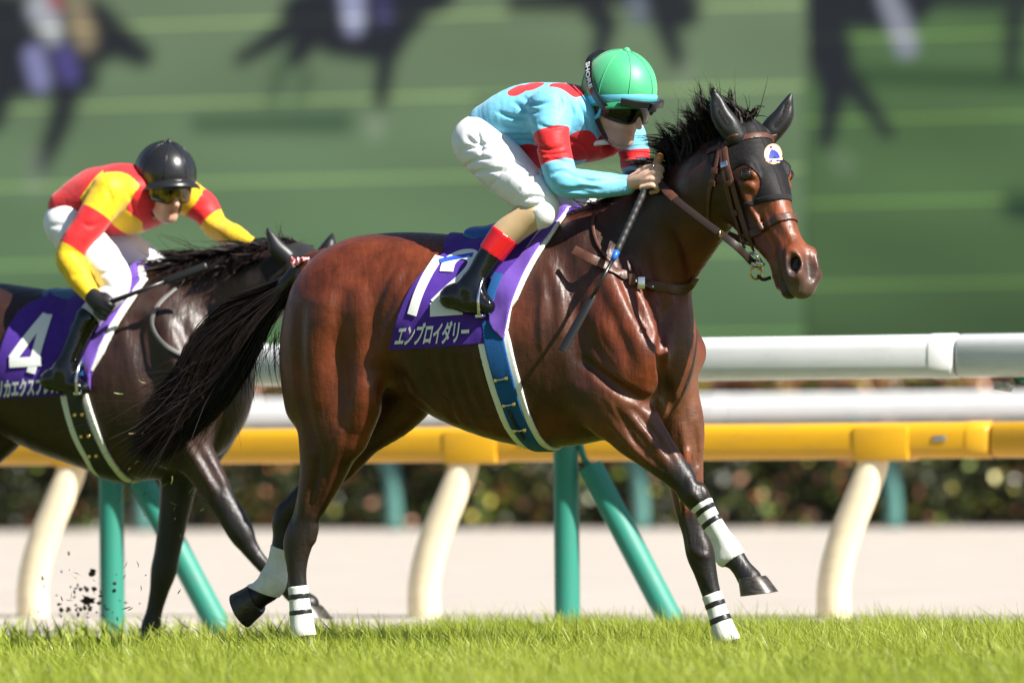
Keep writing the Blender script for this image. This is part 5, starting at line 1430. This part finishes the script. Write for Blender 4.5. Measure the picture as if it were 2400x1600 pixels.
text_on_path('SHORE', Ps[12:23][::-1], Ns[12:23][::-1], .019, 'lettering', M_LETTER, g2, .03, .0042, 1)
# chin strap and ear guard
cs = spline(np.array([FC.at(-.01, -.01, -.092), FC.at(.005, -.05, -.080), FC.at(.030, -.10, -.052), FC.at(.045, -.128, 0), FC.at(.030, -.10, .052), FC.at(.005, -.05, .080), FC.at(-.01, -.01, .092)]), 6)
mb = MB(); mb.strap(cs, [(-FC.U * .2 + (q - FC.at(0, -.05)) / .1) for q in cs], .018, .005); mb.build('chin_strap', M_BLKPL, hel, auto=50)
mb = MB(); mb.tube(spline(np.array([FC.at(.030, .012, -.088), FC.at(.018, -.03, -.088), FC.at(-.010, -.046, -.088), FC.at(-.045, -.03, -.090), FC.at(-.055, .01, -.094)]), 5), .008, 8); mb.build('ear_guard', plastic('blue helmet fabric', (.10, .40, .55, 1), .5), hel)

# ---- whip
whip = empty('whip', HF.at(1318, 820, -.3)); tag(whip, 'black padded riding whip held against the shoulder of the leading horse', 'whip', 'whips')
wt = HF.at(1549, 362, -.115); wb = HF.at(1440, 602, -.30); we = HF.at(1318, 822, -.42)
# keep the whip outside the horse's shoulder
for i in range(40):
    if min(S1.sample(np.array([wb + (we - wb) * q for q in (0, .3, .6, 1)]))) > .012: break
    wb = wb - HF.n * .006; we = we - HF.n * .008
ln_ = lambda q: wt + (wb - wt) * q
mb = MB(); mb.tube([ln_(0.0), ln_(.02), ln_(.10), ln_(.13)], [.010, .015, .015, .012], 12); mb.build('knob', Mat('tan leather knob', (.42, .18, .05, 1), .4).m, whip)
mb = MB(); Pg = [ln_(q) for q in np.linspace(.13, .95, 60)]; mb.tube(Pg, [.0128 + .0009 * math.sin(i * 1.25) for i in range(60)], 12); mb.build('grip', Mat('black grip', (.018, .018, .018, 1), .55).m, whip)
mb = MB(); mb.tube([ln_(.945), ln_(1.0), wb + (we - wb) * .04], [.0125, .0105, .0085], 12); mb.build('collar', Mat('blue collar', (.01, .12, .55, 1), .4).m, whip)
mb = MB(); mb.tube([wb + (we - wb) * q for q in (.03, .45)], [.0075, .0065], 10); mb.build('shaft', M_BLKPL, whip)
mb = MB(); Pf = [wb + (we - wb) * q for q in (.40, .44, .6, .8, 1.0)]; mb.tube(Pf, [.008, .014, .016, .017, .017], 12, flat=HF.n, squash=.38); mb.build('flap', M_LEATHER_B, whip, auto=50)
# ================================================================== the second horse and its rider, behind on the left
HF2 = Frame((-1.59, 27.2, 0), THETA)
S2 = Body((-2.95, 26.1, -.02), (-.20, 28.6, 1.85), .0092)
L = lambda rows, k=.03, **kw: S2.limb(HF2, rows, k, **kw)
L([(-130, 800, 0, .23, 1.0), (-20, 815, 0, .235, 1.1), (100, 866, 0, .305, .92), (221, 893, 0, .34, .82), (330, 886, 0, .40, .70), (400, 896, 0, .345, .64)], .05)
L([(-240, 740, 0, .07, 1.3), (-140, 745, 0, .13, 1.3), (-20, 790, 0, .20, 1.05), (80, 830, 0, .23, 1)], .08)
L([(400, 780, 0, .27, .58), (480, 728, 0, .225, .48), (565, 690, -.02, .175, .46), (640, 655, -.06, .14, .52), (690, 640, -.09, .115, .6)], .07)
for sd, dx in ((-1, 0), (1, 78)):
    L([(352 + dx, 720, .10 * sd, .085, .7), (410 + dx, 820, .165 * sd, .105, .6), (452 + dx, 930, .175 * sd, .085, .75)], .06)
    L([(455 + dx, 935, .17 * sd, .085, .9), (420 + dx, 1000, .175 * sd, .105, .75), (400 + dx, 1045, .165 * sd, .09, .8)], .05)
    L([(440 + dx, 880, .12 * sd, .080, .9), (446 + dx, 945, .12 * sd, .080, .9), (448 + dx, 995, .115 * sd, .062, .95)], .03)
L([(478, 830, 0, .09, .8), (490, 920, 0, .10, .9), (470, 1000, 0, .10, .9)], .05)
fore_n = [(410, 985, -.15, .115, .75), (440, 1040, -.145, .092, .72), (484, 1110, -.14, .068, .78), (525, 1180, -.135, .054, .85), (562, 1243, -.13, .052, .85), (582, 1278, -.125, .038, .85), (612, 1318, -.12, .030, .8), (660, 1362, -.115, .032, .8), (688, 1386, -.11, .042, .85), (706, 1402, -.11, .036, .9), (722, 1416, -.11, .044, .95)]
fore_f = [(440, 1000, .11, .10, .8), (424, 1090, .115, .085, .75), (410, 1190, .12, .064, .8), (393, 1290, .12, .053, .85), (384, 1335, .12, .053, .85), (374, 1380, .12, .040, .85), (362, 1430, .12, .033, .85), (354, 1466, .12, .040, .85), (352, 1480, .12, .036, .9), (356, 1494, .12, .042, .95)]
hind_n = [(-130, 830, -.11, .20, .85), (-150, 930, -.13, .175, .72), (-150, 1010, -.135, .15, .72), (-170, 1100, -.13, .10, .75), (-205, 1190, -.12, .055, .9), (-215, 1240, -.12, .052, .8), (-212, 1310, -.12, .036, .85), (-206, 1400, -.12, .034, .85), (-203, 1440, -.12, .041, .9), (-190, 1475, -.12, .036, .9), (-182, 1490, -.12, .042, .95)]
hind_f = [(-60, 860, .11, .20, .8), (10, 960, .13, .13, .8), (-30, 1035, .13, .10, .8), (-110, 1110, .13, .065, .85), (-180, 1170, .125, .052, .9), (-225, 1205, .12, .046, .9), (-235, 1260, .12, .036, .9), (-262, 1330, .115, .034, .9), (-278, 1360, .11, .045, .9), (-305, 1375, .11, .045, 1)]
for rows in (fore_n, fore_f, hind_n, hind_f): L(rows, .035)
L([(-60, 905, -.18, .09, .7), (-85, 1010, -.18, .08, .7), (-115, 1080, -.17, .06, .7)], .06)
L([(458, 1060, -.15, .045, .8), (505, 1130, -.15, .03, .8)], .03)
HD2 = Head(HF2.at(728, 584, -.10), math.radians(48), math.radians(42), .93)
horse_head(S2, HD2)
L([(655, 660, -.10, .10, .6), (700, 655, -.13, .095, .6)], .05)
EARS2 = []
for w_, dx, dz in ((-1, -52, 74), (1, 26, 62)):
    b_ = HD2.at(.015, -.055, .085 * w_); t_ = b_ + X_ * dx / 597 + Z_ * dz / 597; md = b_ + X_ * dx / 597 * .60 + Z_ * dz / 597 * .42
    EARS2.append((b_, md, t_)); S2.tube([b_, md, t_], [.028, .022, .004], .02)
R_, G_ = S2.ridge, S2.groove
G_([(320, 760), (350, 860), (370, 960)], .014, .05, .04); R_([(365, 730), (405, 820), (445, 920)], .014, .04, .04); G_([(425, 760), (455, 830), (470, 920)], .012, .03, .03)
R_([(420, 1010), (460, 1080), (500, 1150)], .008, .02, .02); G_([(440, 1020), (480, 1080), (520, 1150)], .007, .016, .016); G_([(380, 985), (420, 1000), (465, 1010)], .014, .03, .03)
R_([(385, 800), (410, 860), (425, 930)], .004, .01, .015)
S2.norm(); V, Q = S2.skin(3)
horse2 = empty('horse', HF2.o * np.array((1, 1, 0))); tag(horse2, 'dark brown racehorse at the left, galloping behind the leading horse', 'horse', 'galloping racehorses')
body2 = mesh_obj('body', V, Q, M_FUR, horse2)
h2 = lambda *rows: pts(HF2, rows)
cattr(body2, 'coat', paint(V, (.030, .011, .007), [
    (h2((60, 690, 0), (200, 690, 0), (420, 640, 0), (650, 600, 0)), .09, .08, (.013, .007, .006)),
    (h2((380, 780, -.2), (500, 720, -.1), (600, 680, -.1)), .13, .10, (.036, .014, .008)),
    (h2((440, 1000, -.15), (500, 1130, -.15)), .10, .06, (.045, .021, .016)),
    (h2((530, 1180, -.13), (565, 1245, -.13), (720, 1415, -.11)), .08, .04, (.014, .011, .012)),
    (h2((424, 1090, .12), (395, 1280, .12), (355, 1490, .12)), .11, .05, (.009, .008, .008)),
    (h2((-205, 1190, -.12), (-182, 1490, -.12)), .08, .05, (.01, .009, .009)), (h2((-180, 1170, .12), (-300, 1375, .12)), .08, .05, (.01, .009, .009)),
    ([HD2.at(.6, -.08, 0)], .09, .04, (.03, .022, .02))]))
for w_ in (-1, 1):
    mb = MB(); c = HD2.at(.200, -.050, .0925 * w_); bm = bmesh.new(); bmesh.ops.create_uvsphere(bm, u_segments=14, v_segments=10, radius=.0195); bm.verts.index_update()
    mb.add([c + np.array(v.co) for v in bm.verts], [[v.index for v in f.verts] for f in bm.faces]); bm.free(); mb.build('eye', M_EYE, horse2)
for a, b_, fwd in (((722, 1412, -.11), (734, 1440, -.11), imgdir(1, .25)), ((356, 1488, .12), (364, 1504, .12), None), ((-182, 1485, -.12), (-174, 1503, -.12), None), ((-300, 1373, .11), (-322, 1392, .11), imgdir(.4, .9))):
    A_, B_ = HF2.at(*a), HF2.at(*b_); fd = HF2.f if fwd is None else fwd / np.linalg.norm(fwd)
    if fwd is None: B_[2] = .004; A_[2] = max(A_[2], .05)
    build_hoof(A_, B_, fd, HF2.n, (.055, .052), (.076, .062), 'hoof', M_HOOF.m, horse2)
mane(HF2, [(318, 668, 0), (390, 632, 0), (470, 604, 0), (550, 592, -.01), (630, 580, -.05), (700, 575, -.08)], [(-.9, .35), (-.9, .5), (-.9, .4), (-.9, .35), (-.8, .6), (.1, .9)], [.08, .10, .11, .11, .08, .06], 2000, 51, parent=horse2, width=.006)
mane(HF2, [(390, 640, -.03), (470, 612, -.03), (550, 600, -.04), (630, 590, -.07)], [(-.5, -.5), (-.5, -.6), (-.5, -.6), (-.5, -.5)], [.06, .07, .08, .06], 500, 57, name='mane', parent=horse2, width=.006, vs=-.05)
tail(HF2, [(-245, 735), (-290, 770), (-350, 830), (-400, 900), (-440, 990), (-470, 1070)], [10, 30, 45, 60, 60, 40], 1200, 61, horse2, width=.006)
# tack
hood2 = empty('hood', HD2.at(.1, -.1)); tag(hood2, 'black hood with ear covers on the dark horse behind', 'hood')
head_shell(S2, HD2, .0045, hood_region, 'mask', M_BAND, hood2)
for b_, md, tp in EARS2:
    q = Solid(np.minimum(np.minimum(b_, md), tp) - .07, np.maximum(np.maximum(b_, md), tp) + .07, .006)
    q.tube([b_ - (md - b_) * .25, b_ + (md - b_) * .35, md, md * .45 + tp * .55, tp], [.034, .037, .033, .019, .006], .01, Y_, .85)
    mesh_obj('ear_cover', *q.skin(2), M_LEATHER_B, hood2)
br2 = empty('bridle', HD2.at(.3, -.1)); tag(br2, 'dark leather bridle and rein on the dark horse behind', 'bridle')
head_shell(S2, HD2, .008, lambda a, b, w_: np.abs(a - .405 - .12 * b) - .0155, 'noseband', M_DKLEATHER, br2, lo=(.3, -.28, -.14), hi=(.5, .06, .14))
head_shell(S2, HD2, .008, lambda a, b, w_: mx_(mx_(np.abs(a - .047 - .15 * (b + .05)) - .0125, -.165 - b), -a - .05), 'browband', M_DKLEATHER, br2, lo=(-.05, -.2, -.16), hi=(.15, .06, .16))
bit2 = HD2.at(.54, -.10, -.075); ring(bit2, -HD2.n, .03, .005, 'bit_ring', M_CHROME, br2)
P = spline([bit2, HF2.at(720, 720, -.16), HF2.at(640, 670, -.17), HF2.at(602, 612, -.12)], 8); mb = MB(); mb.strap(P, np.tile(-Y_, (len(P), 1)), .024, .006); mb.build('rein', M_DKLEATHER, br2)
for w_ in (-1, 1):
    P = np.array([HD2.at(.05 + .45 * q, -.12 + .02 * q, w_ * (.098 - .03 * q)) for q in np.linspace(0, 1, 9)])
    for _ in range(30):
        d_ = S2.sample(P); P = P + S2.grad(P) * np.clip(.006 - d_, 0, .01)[:, None]
    mb = MB(); mb.strap(P, S2.grad(P), .018, .006); mb.build('cheek_strap', M_DKLEATHER, br2)
M_GREYSTRAP = Mat('grey strap', (.13, .125, .12, 1), .5).m
bs2 = empty('breast_strap', HF2.at(370, 760, -.2)); tag(bs2, 'thin grey breast strap on the shoulder of the dark horse behind', 'strap')
o = strap_on(S2, [(412, 675), (372, 712), (355, 752), (366, 786), (392, 812), (430, 832), (480, 845), (530, 850)], .016, 'strap', M_GREYSTRAP, bs2, .012, .006)
SB2 = S2.crop((-2.5, 26.6, .6), (-1.0, 27.8, 1.6))
cloth2 = empty('saddle_cloth', HF2.at(60, 820, -.2)); tag(cloth2, 'purple saddle cloth numbered 4 on the dark horse behind', 'saddle cloth', 'numbered saddle cloths')
side_shell(SB2, HF2, [(120, 640, 0), (110, 692), (70, 708), (43, 729), (20, 765), (2, 810), (-12, 870), (-22, 936), (90, 930), (200, 922), (220, 860), (270, 760), (330, 668), (350, 600, 0)], .013, 'cloth', M_PURPLE, cloth2)
strokes(SB2, [[(110, 736), (70, 785), (28, 842)], [(22, 850), (60, 848), (96, 846)], [(112, 736), (92, 800), (72, 874)]], .038, 'numeral', M_LETTER, cloth2, .017)
print_text(SB2, 'メリカエクスプレス', [(-30, 936), (136, 922), (136, 880), (-26, 892)], .018, 'name_lettering', M_LETTER, cloth2, .04)
side_shell(SB2, HF2, [(330, 600, 0), (345, 655), (322, 690), (280, 755), (242, 830), (216, 872), (200, 862), (240, 770), (310, 660)], .018, 'pad', M_PADW, cloth2)
side_shell(SB2, HF2, [(318, 600, 0), (332, 656), (300, 700), (262, 758), (232, 820), (214, 872), (213, 915), (196, 888), (184, 800), (220, 745), (290, 670)], .026, 'front_flap', M_PURPLE2, cloth2, wav=.004)
sad2 = empty('saddle', HF2.at(200, 680, 0)); tag(sad2, 'small blue racing saddle with black girth under the rider in yellow and red', 'saddle', 'racing saddles')
side_shell(S2, HF2, [(140, 926), (150, 970), (168, 1025), (195, 1075), (225, 1140, -.05), (310, 1150, -.05), (286, 1110), (255, 1065), (222, 985), (203, 922)], .011, 'girth_pad', M_PADW, sad2)
side_shell(S2, HF2, [(155, 920), (165, 970), (183, 1025), (209, 1075), (238, 1145, -.05), (290, 1150, -.05), (268, 1105), (238, 1060), (207, 985), (192, 920)], .017, 'girth', Mat('black girth', (.012, .012, .013, 1), .5).m, sad2)
for (x0, y0), (x1, y1) in (((176, 972), (193, 971)), ((191, 1022), (208, 1021)), ((210, 1068), (226, 1067))):
    for x, y in ((x0, y0), (x1, y1)):
        p_, n_ = S2.hit(x, y, .02); lump(p_, X_ * .006, Z_ * .006, n_ * .005, 'stud', M_BRASS, sad2)
q = Solid(HF2.at(200, 690, 0) - .42, HF2.at(200, 690, 0) + .42, .010)
q.tube(pts(HF2, [(128, 694, 0), (165, 702, 0), (220, 700, 0), (280, 672, 0), (310, 655, 0)]), [.032, .045, .05, .045, .03], .02, HF2.n, [3.2, 2.6, 2.3, 2.2, 1.6])
mesh_obj('seat', *q.skin(2), plastic('steel blue saddle', (.05, .15, .28, 1), .35), sad2)
strap_on(SB2, [(196, 760), (186, 820), (186, 880)], .03, 'stirrup_leather', M_BLUE, sad2, .03, .006)

# ------------------------------------------------------------------ the rider in yellow and red
rider2 = empty('person', HF2.at(220, 690, 0)); tag(rider2, 'jockey in yellow and red silks with black cap, riding the dark horse behind', 'person', 'jockeys')
FC2 = Face(HF2.at(385, 439, .02), math.radians(60), math.radians(15), 1.03)
lo2 = np.array((HF2.at(20, 700, 0)[0], 26.45, HF2.at(100, 935, 0)[2])); hi2 = np.array((HF2.at(660, 700, 0)[0], 27.85, HF2.at(400, 295, 0)[2]))
blank2 = lambda h=.007: Body(lo2, hi2, h)
B2 = blank2(.0058); b = lambda rows, k=.03: B2.limb(HF2, rows, k)
b([(175, 512, 0, .06, 1.3), (230, 480, 0, .085, 1.1), (300, 460, .01, .09, 1.2), (335, 452, .02, .065, 1.5)])
b([(345, 448, .02, .055), (368, 452, .02, .052)], .02)
b([(255, 452, -.15, .042), (202, 538, -.235, .034), (164, 600, -.275, .030), (185, 648, -.30, .028), (212, 688, -.32, .026)], .02)
b([(425, 450, .16, .05), (478, 492, .22, .042), (505, 530, .20, .036), (550, 558, .10, .03), (585, 574, .04, .025)], .02)
leg2 = [(180, 535, -.09, .055), (225, 598, -.17, .050), (264, 655, -.225, .042), (262, 690, -.245, .048), (215, 735, -.28, .045), (185, 785, -.30, .04), (160, 850, -.325, .034), (150, 875, -.33, .034)]
b(leg2, .02); b(mirror(HF2, leg2), .02)
rider_head(B2, FC2)
V, Q = B2.skin(1); o = mesh_obj('body', V, Q, skin_material('tanned skin', (.62, .38, .27, 1)), rider2); fattr(o, 'flush', hand_flush(V, FC2)); fattr(o, 'stubble', stubble(V, FC2) * .2)
# black gloves with fingers closed on whip and mane
for wrist, pa, pb, sgn in ((HF2.at(208, 682, -.32), HF2.at(226, 703, -.33), HF2.at(243, 716, -.335), -1), (HF2.at(585, 573, .05), HF2.at(602, 580, .04), HF2.at(618, 586, .03), 1)):
    q = Body(np.minimum(wrist, pb) - .12, np.maximum(wrist, pb) + .12, .0055); ax_ = (pb - pa) / np.linalg.norm(pb - pa); dn = np.cross(ax_, HF2.n); dn /= np.linalg.norm(dn)
    if dn[2] > 0: dn = -dn
    fg = []
    for i in range(4):
        s0_ = pb + dn * (-.022 + .020 * i) - HF2.n * .010
        fg.append((np.array([s0_ - ax_ * .01, s0_ + ax_ * .026 - HF2.n * .012, s0_ + ax_ * .034 + HF2.n * .012, s0_ + ax_ * .012 + HF2.n * .03]), .0125 - .0006 * i))
    fg.append((np.array([pa - dn * .02, pa - dn * .036 + ax_ * .022, pb - dn * .034 + ax_ * .012]), .0125))
    finger_set(q, wrist, (pa, pb, .036, .038), fg); mesh_obj('glove', *q.skin(1), M_LEATHER_B, rider2)
P2_ = blank2(); p = lambda rows, k=.04: P2_.limb(HF2, rows, k)
p([(165, 520, 0, .095, 1.45), (195, 508, 0, .095, 1.3), (215, 500, 0, .085, 1.3)])
th = [(170, 538, -.085, .094, 1.05), (215, 588, -.16, .086), (252, 630, -.21, .074), (270, 658, -.23, .064), (268, 680, -.24, .052), (250, 700, -.248, .046)]
p(th); p(mirror(HF2, th)); wrinkle(P2_, HF2, .0032, 14, .9)
creases(P2_, [[(115, 530), (150, 528), (180, 540)], [(200, 620), (235, 590), (260, 590)], [(215, 650), (250, 640), (285, 650)]], .006)
mesh_obj('breeches', *P2_.skin(1), M_BREECH, rider2)
T2 = blank2(.0064); t = lambda rows, k=.04: T2.limb(HF2, rows, k)
t([(175, 492, 0, .098, 1.3), (230, 470, 0, .128, 1.15), (296, 456, 0, .122, 1.35), (338, 450, .02, .095, 1.6)])
t([(230, 500, 0, .075, 1.2), (300, 503, .02, .075, 1.5), (372, 490, .08, .058, 1.4)], .06)
t([(258, 450, -.16, .078), (202, 538, -.24, .060), (163, 600, -.28, .054), (184, 648, -.30, .048), (212, 688, -.32, .036)], .03)
t([(420, 450, .15, .075), (478, 490, .22, .060), (506, 530, .20, .050), (550, 556, .10, .044), (588, 574, .04, .034)], .03)
wrinkle(T2, HF2, .0032, 17, .9)
creases(T2, [[(190, 520), (210, 530), (235, 520)], [(150, 590), (175, 590), (195, 605)], [(300, 440), (310, 480), (325, 520)], [(250, 440), (262, 470), (255, 500)], [(170, 650), (190, 640), (205, 650)]], .006)
V, Q = T2.skin(1); mark = np.full(len(V), -1.0)
vv = (V - HF2.o) @ HF2.n; uu = (V - HF2.o) @ HF2.f
tx, ty = np.array([to_px(q_) for q_ in V]).T
A_, B_ = HF2.at(226, 500, -.21), HF2.at(172, 586, -.27); tt, dd, Ln = seg_param(V, A_, B_); armn = (dd < .08) & (vv < -.13)
d1 = seg_param(V, HF2.at(258, 450, -.16), HF2.at(163, 600, -.28))[1]; d2 = seg_param(V, HF2.at(163, 600, -.28), HF2.at(212, 688, -.32))[1]
d3 = seg_param(V, HF2.at(420, 450, .15), HF2.at(506, 530, .20))[1]; d4 = seg_param(V, HF2.at(506, 530, .20), HF2.at(588, 574, .04))[1]
sl = (np.minimum(d1, d2) < .085) & (vv < -.12) | (d3 < .075) & (vv > .06) | (d4 < .075)
body_mark = np.minimum(np.abs(uu - ((HF2.at(190, 480, -.15) - HF2.o) @ HF2.f)) - .04, .08)           # red body with a broad yellow diamond on the flank
c_ = T2.hit(205, 462, 0)[0]; dia = np.abs((V - c_) @ HF2.f) / .075 + np.abs((V - c_)[:, 2]) / .11 - 1
body_mark = np.minimum(.07 * dia, .05)
c_ = T2.hit(292, 520, 0)[0]; dia = np.abs((V - c_) @ HF2.f) / .05 + np.abs((V - c_)[:, 2]) / .09 - 1; body_mark = np.minimum(body_mark, .06 * dia)
mark = np.where(sl, -1, body_mark)
mark = np.where(armn, np.minimum(tt, 1 - tt) * Ln, mark)
A_, B_ = HF2.at(455, 470, .2), HF2.at(492, 512, .21); tt, dd, Ln = seg_param(V, A_, B_); mark = np.where((dd < .07) & (vv > .07) , np.minimum(tt, 1 - tt) * Ln, mark)
o = mesh_obj('racing_silks', V, Q, pattern_material('yellow silks with red', (.78, .50, .012, 1), (.62, .018, .022, 1)), rider2); fattr(o, 'mark', mark)
mb = MB(); cp = FC2.at(-.02, -.125, 0); P = [cp + .062 * (math.cos(q) * (FC2.F * .75 + FC2.U * .35) + math.sin(q) * FC2.L) for q in np.linspace(0, 2 * math.pi, 33)]; mb.tube(P, .012, 8, cap=False); mb.build('collar', Mat('yellow collar', (.78, .50, .012, 1), .5).m, rider2)
tan2 = [(262, 690, -.25, .052), (238, 712, -.265, .052), (205, 752, -.285, .05), (190, 780, -.295, .047)]
boot2 = [(206, 748, -.290, .052), (186, 790, -.305, .046), (160, 850, -.330, .041), (152, 876, -.335, .040)]
foot2 = [[(148, 872, -.335, .040), (120, 885, -.338, .034), (112, 890, -.338, .030)], [(118, 892, -.34, .032), (160, 904, -.345, .032), (195, 910, -.348, .026)], [(152, 862, -.335, .040), (172, 896, -.343, .034)]]
boots(tan2, [], boot2, foot2, HF2, rider2, lo2 - .06, hi2, (fabric('white stocking', (.62, .60, .68, 1), .15, 800), M_BLKPL, M_PATENT))
a = HF2.at(180, 922, -.385); c = HF2.at(202, 917, -.30); mb = MB(); mb.box((a + c) / 2, (c - a) / 2, np.cross((c - a) / np.linalg.norm(c - a), Z_) * .016, Z_ * .006, .003); mb.tube(spline([a, a + Z_ * .07, (a + c) / 2 + Z_ * .12, c + Z_ * .07, c], 5), .006, 8); mb.build('stirrup', M_CHROME, sad2)
M_CAPB = Mat('black cap', (.014, .014, .016, 1), .30, .5).m
hel2, _ = make_helmet(FC2, rider2, M_CAPB, M_CAPB, M_CAPB, peak=.030, band=False, front=.060)
M_LENSY = Mat('amber lens', rough=.08, spec=.8); M_LENSY.set('Base Color', M_LENSY.ramp(M_LENSY.noise(16, 3), [(.42, (.010, .010, .008)), (.62, (.42, .25, .01))])); goggles(FC2, rider2, M_LENSY.m, M_BLKPL)
cs = spline(np.array([FC2.at(-.01, 0, -.090), FC2.at(.005, -.05, -.078), FC2.at(.030, -.10, -.052), FC2.at(.045, -.126, 0), FC2.at(.030, -.10, .052), FC2.at(.005, -.05, .078), FC2.at(-.01, 0, .090)]), 6)
mb = MB(); mb.strap(cs, [(-FC2.U * .2 + (q - FC2.at(0, -.05)) / .1) for q in cs], .018, .005); mb.build('chin_strap', M_BLKPL, hel2, auto=50)
whip2 = empty('whip', HF2.at(360, 670, -.3)); tag(whip2, 'thin black whip in the gloved hand of the rider in yellow and red', 'whip', 'whips')
wa, wb2 = HF2.at(222, 722, -.36), HF2.at(485, 622, -.24)
mb = MB(); mb.tube([wa, wa + (wb2 - wa) * .35, wa + (wb2 - wa) * .62], [.012, .009, .007], 10); mb.build('shaft', M_BLKPL, whip2)
mb = MB(); mb.tube([wa + (wb2 - wa) * q for q in (.60, .66, .98, 1)], [.008, .016, .016, .012], 10, flat=HF2.n, squash=.45); mb.build('flap', M_LEATHER_B, whip2)

# ------------------------------------------------------------------ turf and soil thrown up by the hooves
M_CLOD = Mat('dark soil', (.026, .018, .012, 1), .95).m; M_BLADE = Mat('torn grass', (.10, .16, .02, 1), .5).m; M_STRAW = Mat('dry straw', (.42, .34, .16, 1), .6).m
r = np.random.default_rng(91)
fine = MB()
for i in range(60):
    big = i < 7
    x, y = (r.normal(205, 16), r.normal(1392, 20)) if big else (r.normal(200, 55), 1450 - abs(r.normal(0, 55)))
    c = HF2.at(x, y, r.uniform(-.3, .1)); c[2] = max(c[2], .03); s_ = r.uniform(.007, .014) if big else r.uniform(.003, .007)
    bm = bmesh.new(); bmesh.ops.create_icosphere(bm, subdivisions=2, radius=1); bm.verts.index_update()
    st = r.uniform(.5, 1.5, 3); V = np.array([c + np.array(v.co) * st * s_ * (1 + .3 * math.sin(v.co.x * 5 + i) * math.cos(v.co.z * 4 + i) + .12 * r.normal()) for v in bm.verts]); F = [[v.index for v in f.verts] for f in bm.faces]; bm.free()
    if i == 0: V = c + (V - c) * .020 / s_; tag(mesh_obj('soil_clod', V, F, M_CLOD, smooth=False), 'largest dark clod of soil flying up beside the left green post', 'clod')
    else: fine.add(V, F)
tag(fine.build('soil_spray', M_CLOD), 'fine spray of dark soil thrown up at the left', 'soil', kind='stuff')
scr = [MB(), MB()]
for i in range(46):
    zone = i % 3
    x, y = ((r.uniform(270, 470), r.uniform(880, 1100)), (r.uniform(330, 480), r.uniform(1120, 1400)), (r.uniform(120, 330), r.uniform(1320, 1430)))[zone]
    c = HF.at(x, y, r.uniform(.0, .5)); a = r.normal(size=3); a /= np.linalg.norm(a); b_ = np.cross(a, r.normal(size=3)); b_ /= np.linalg.norm(b_); L_ = r.uniform(.007, .018)
    scr[int(r.uniform() > .55)].tube([c - a * L_, c + b_ * L_ * .2, c + a * L_], [.0012, .0026, .0010], 5, flat=b_, squash=.35)
tag(scr[0].build('grass_scraps', M_BLADE, smooth=False), 'green scraps of torn grass flying round the tail and forelegs', 'grass scraps', kind='stuff')
tag(scr[1].build('straw_scraps', M_STRAW, smooth=False), 'pale dry scraps of grass flying round the tail and forelegs', 'grass scraps', kind='stuff')
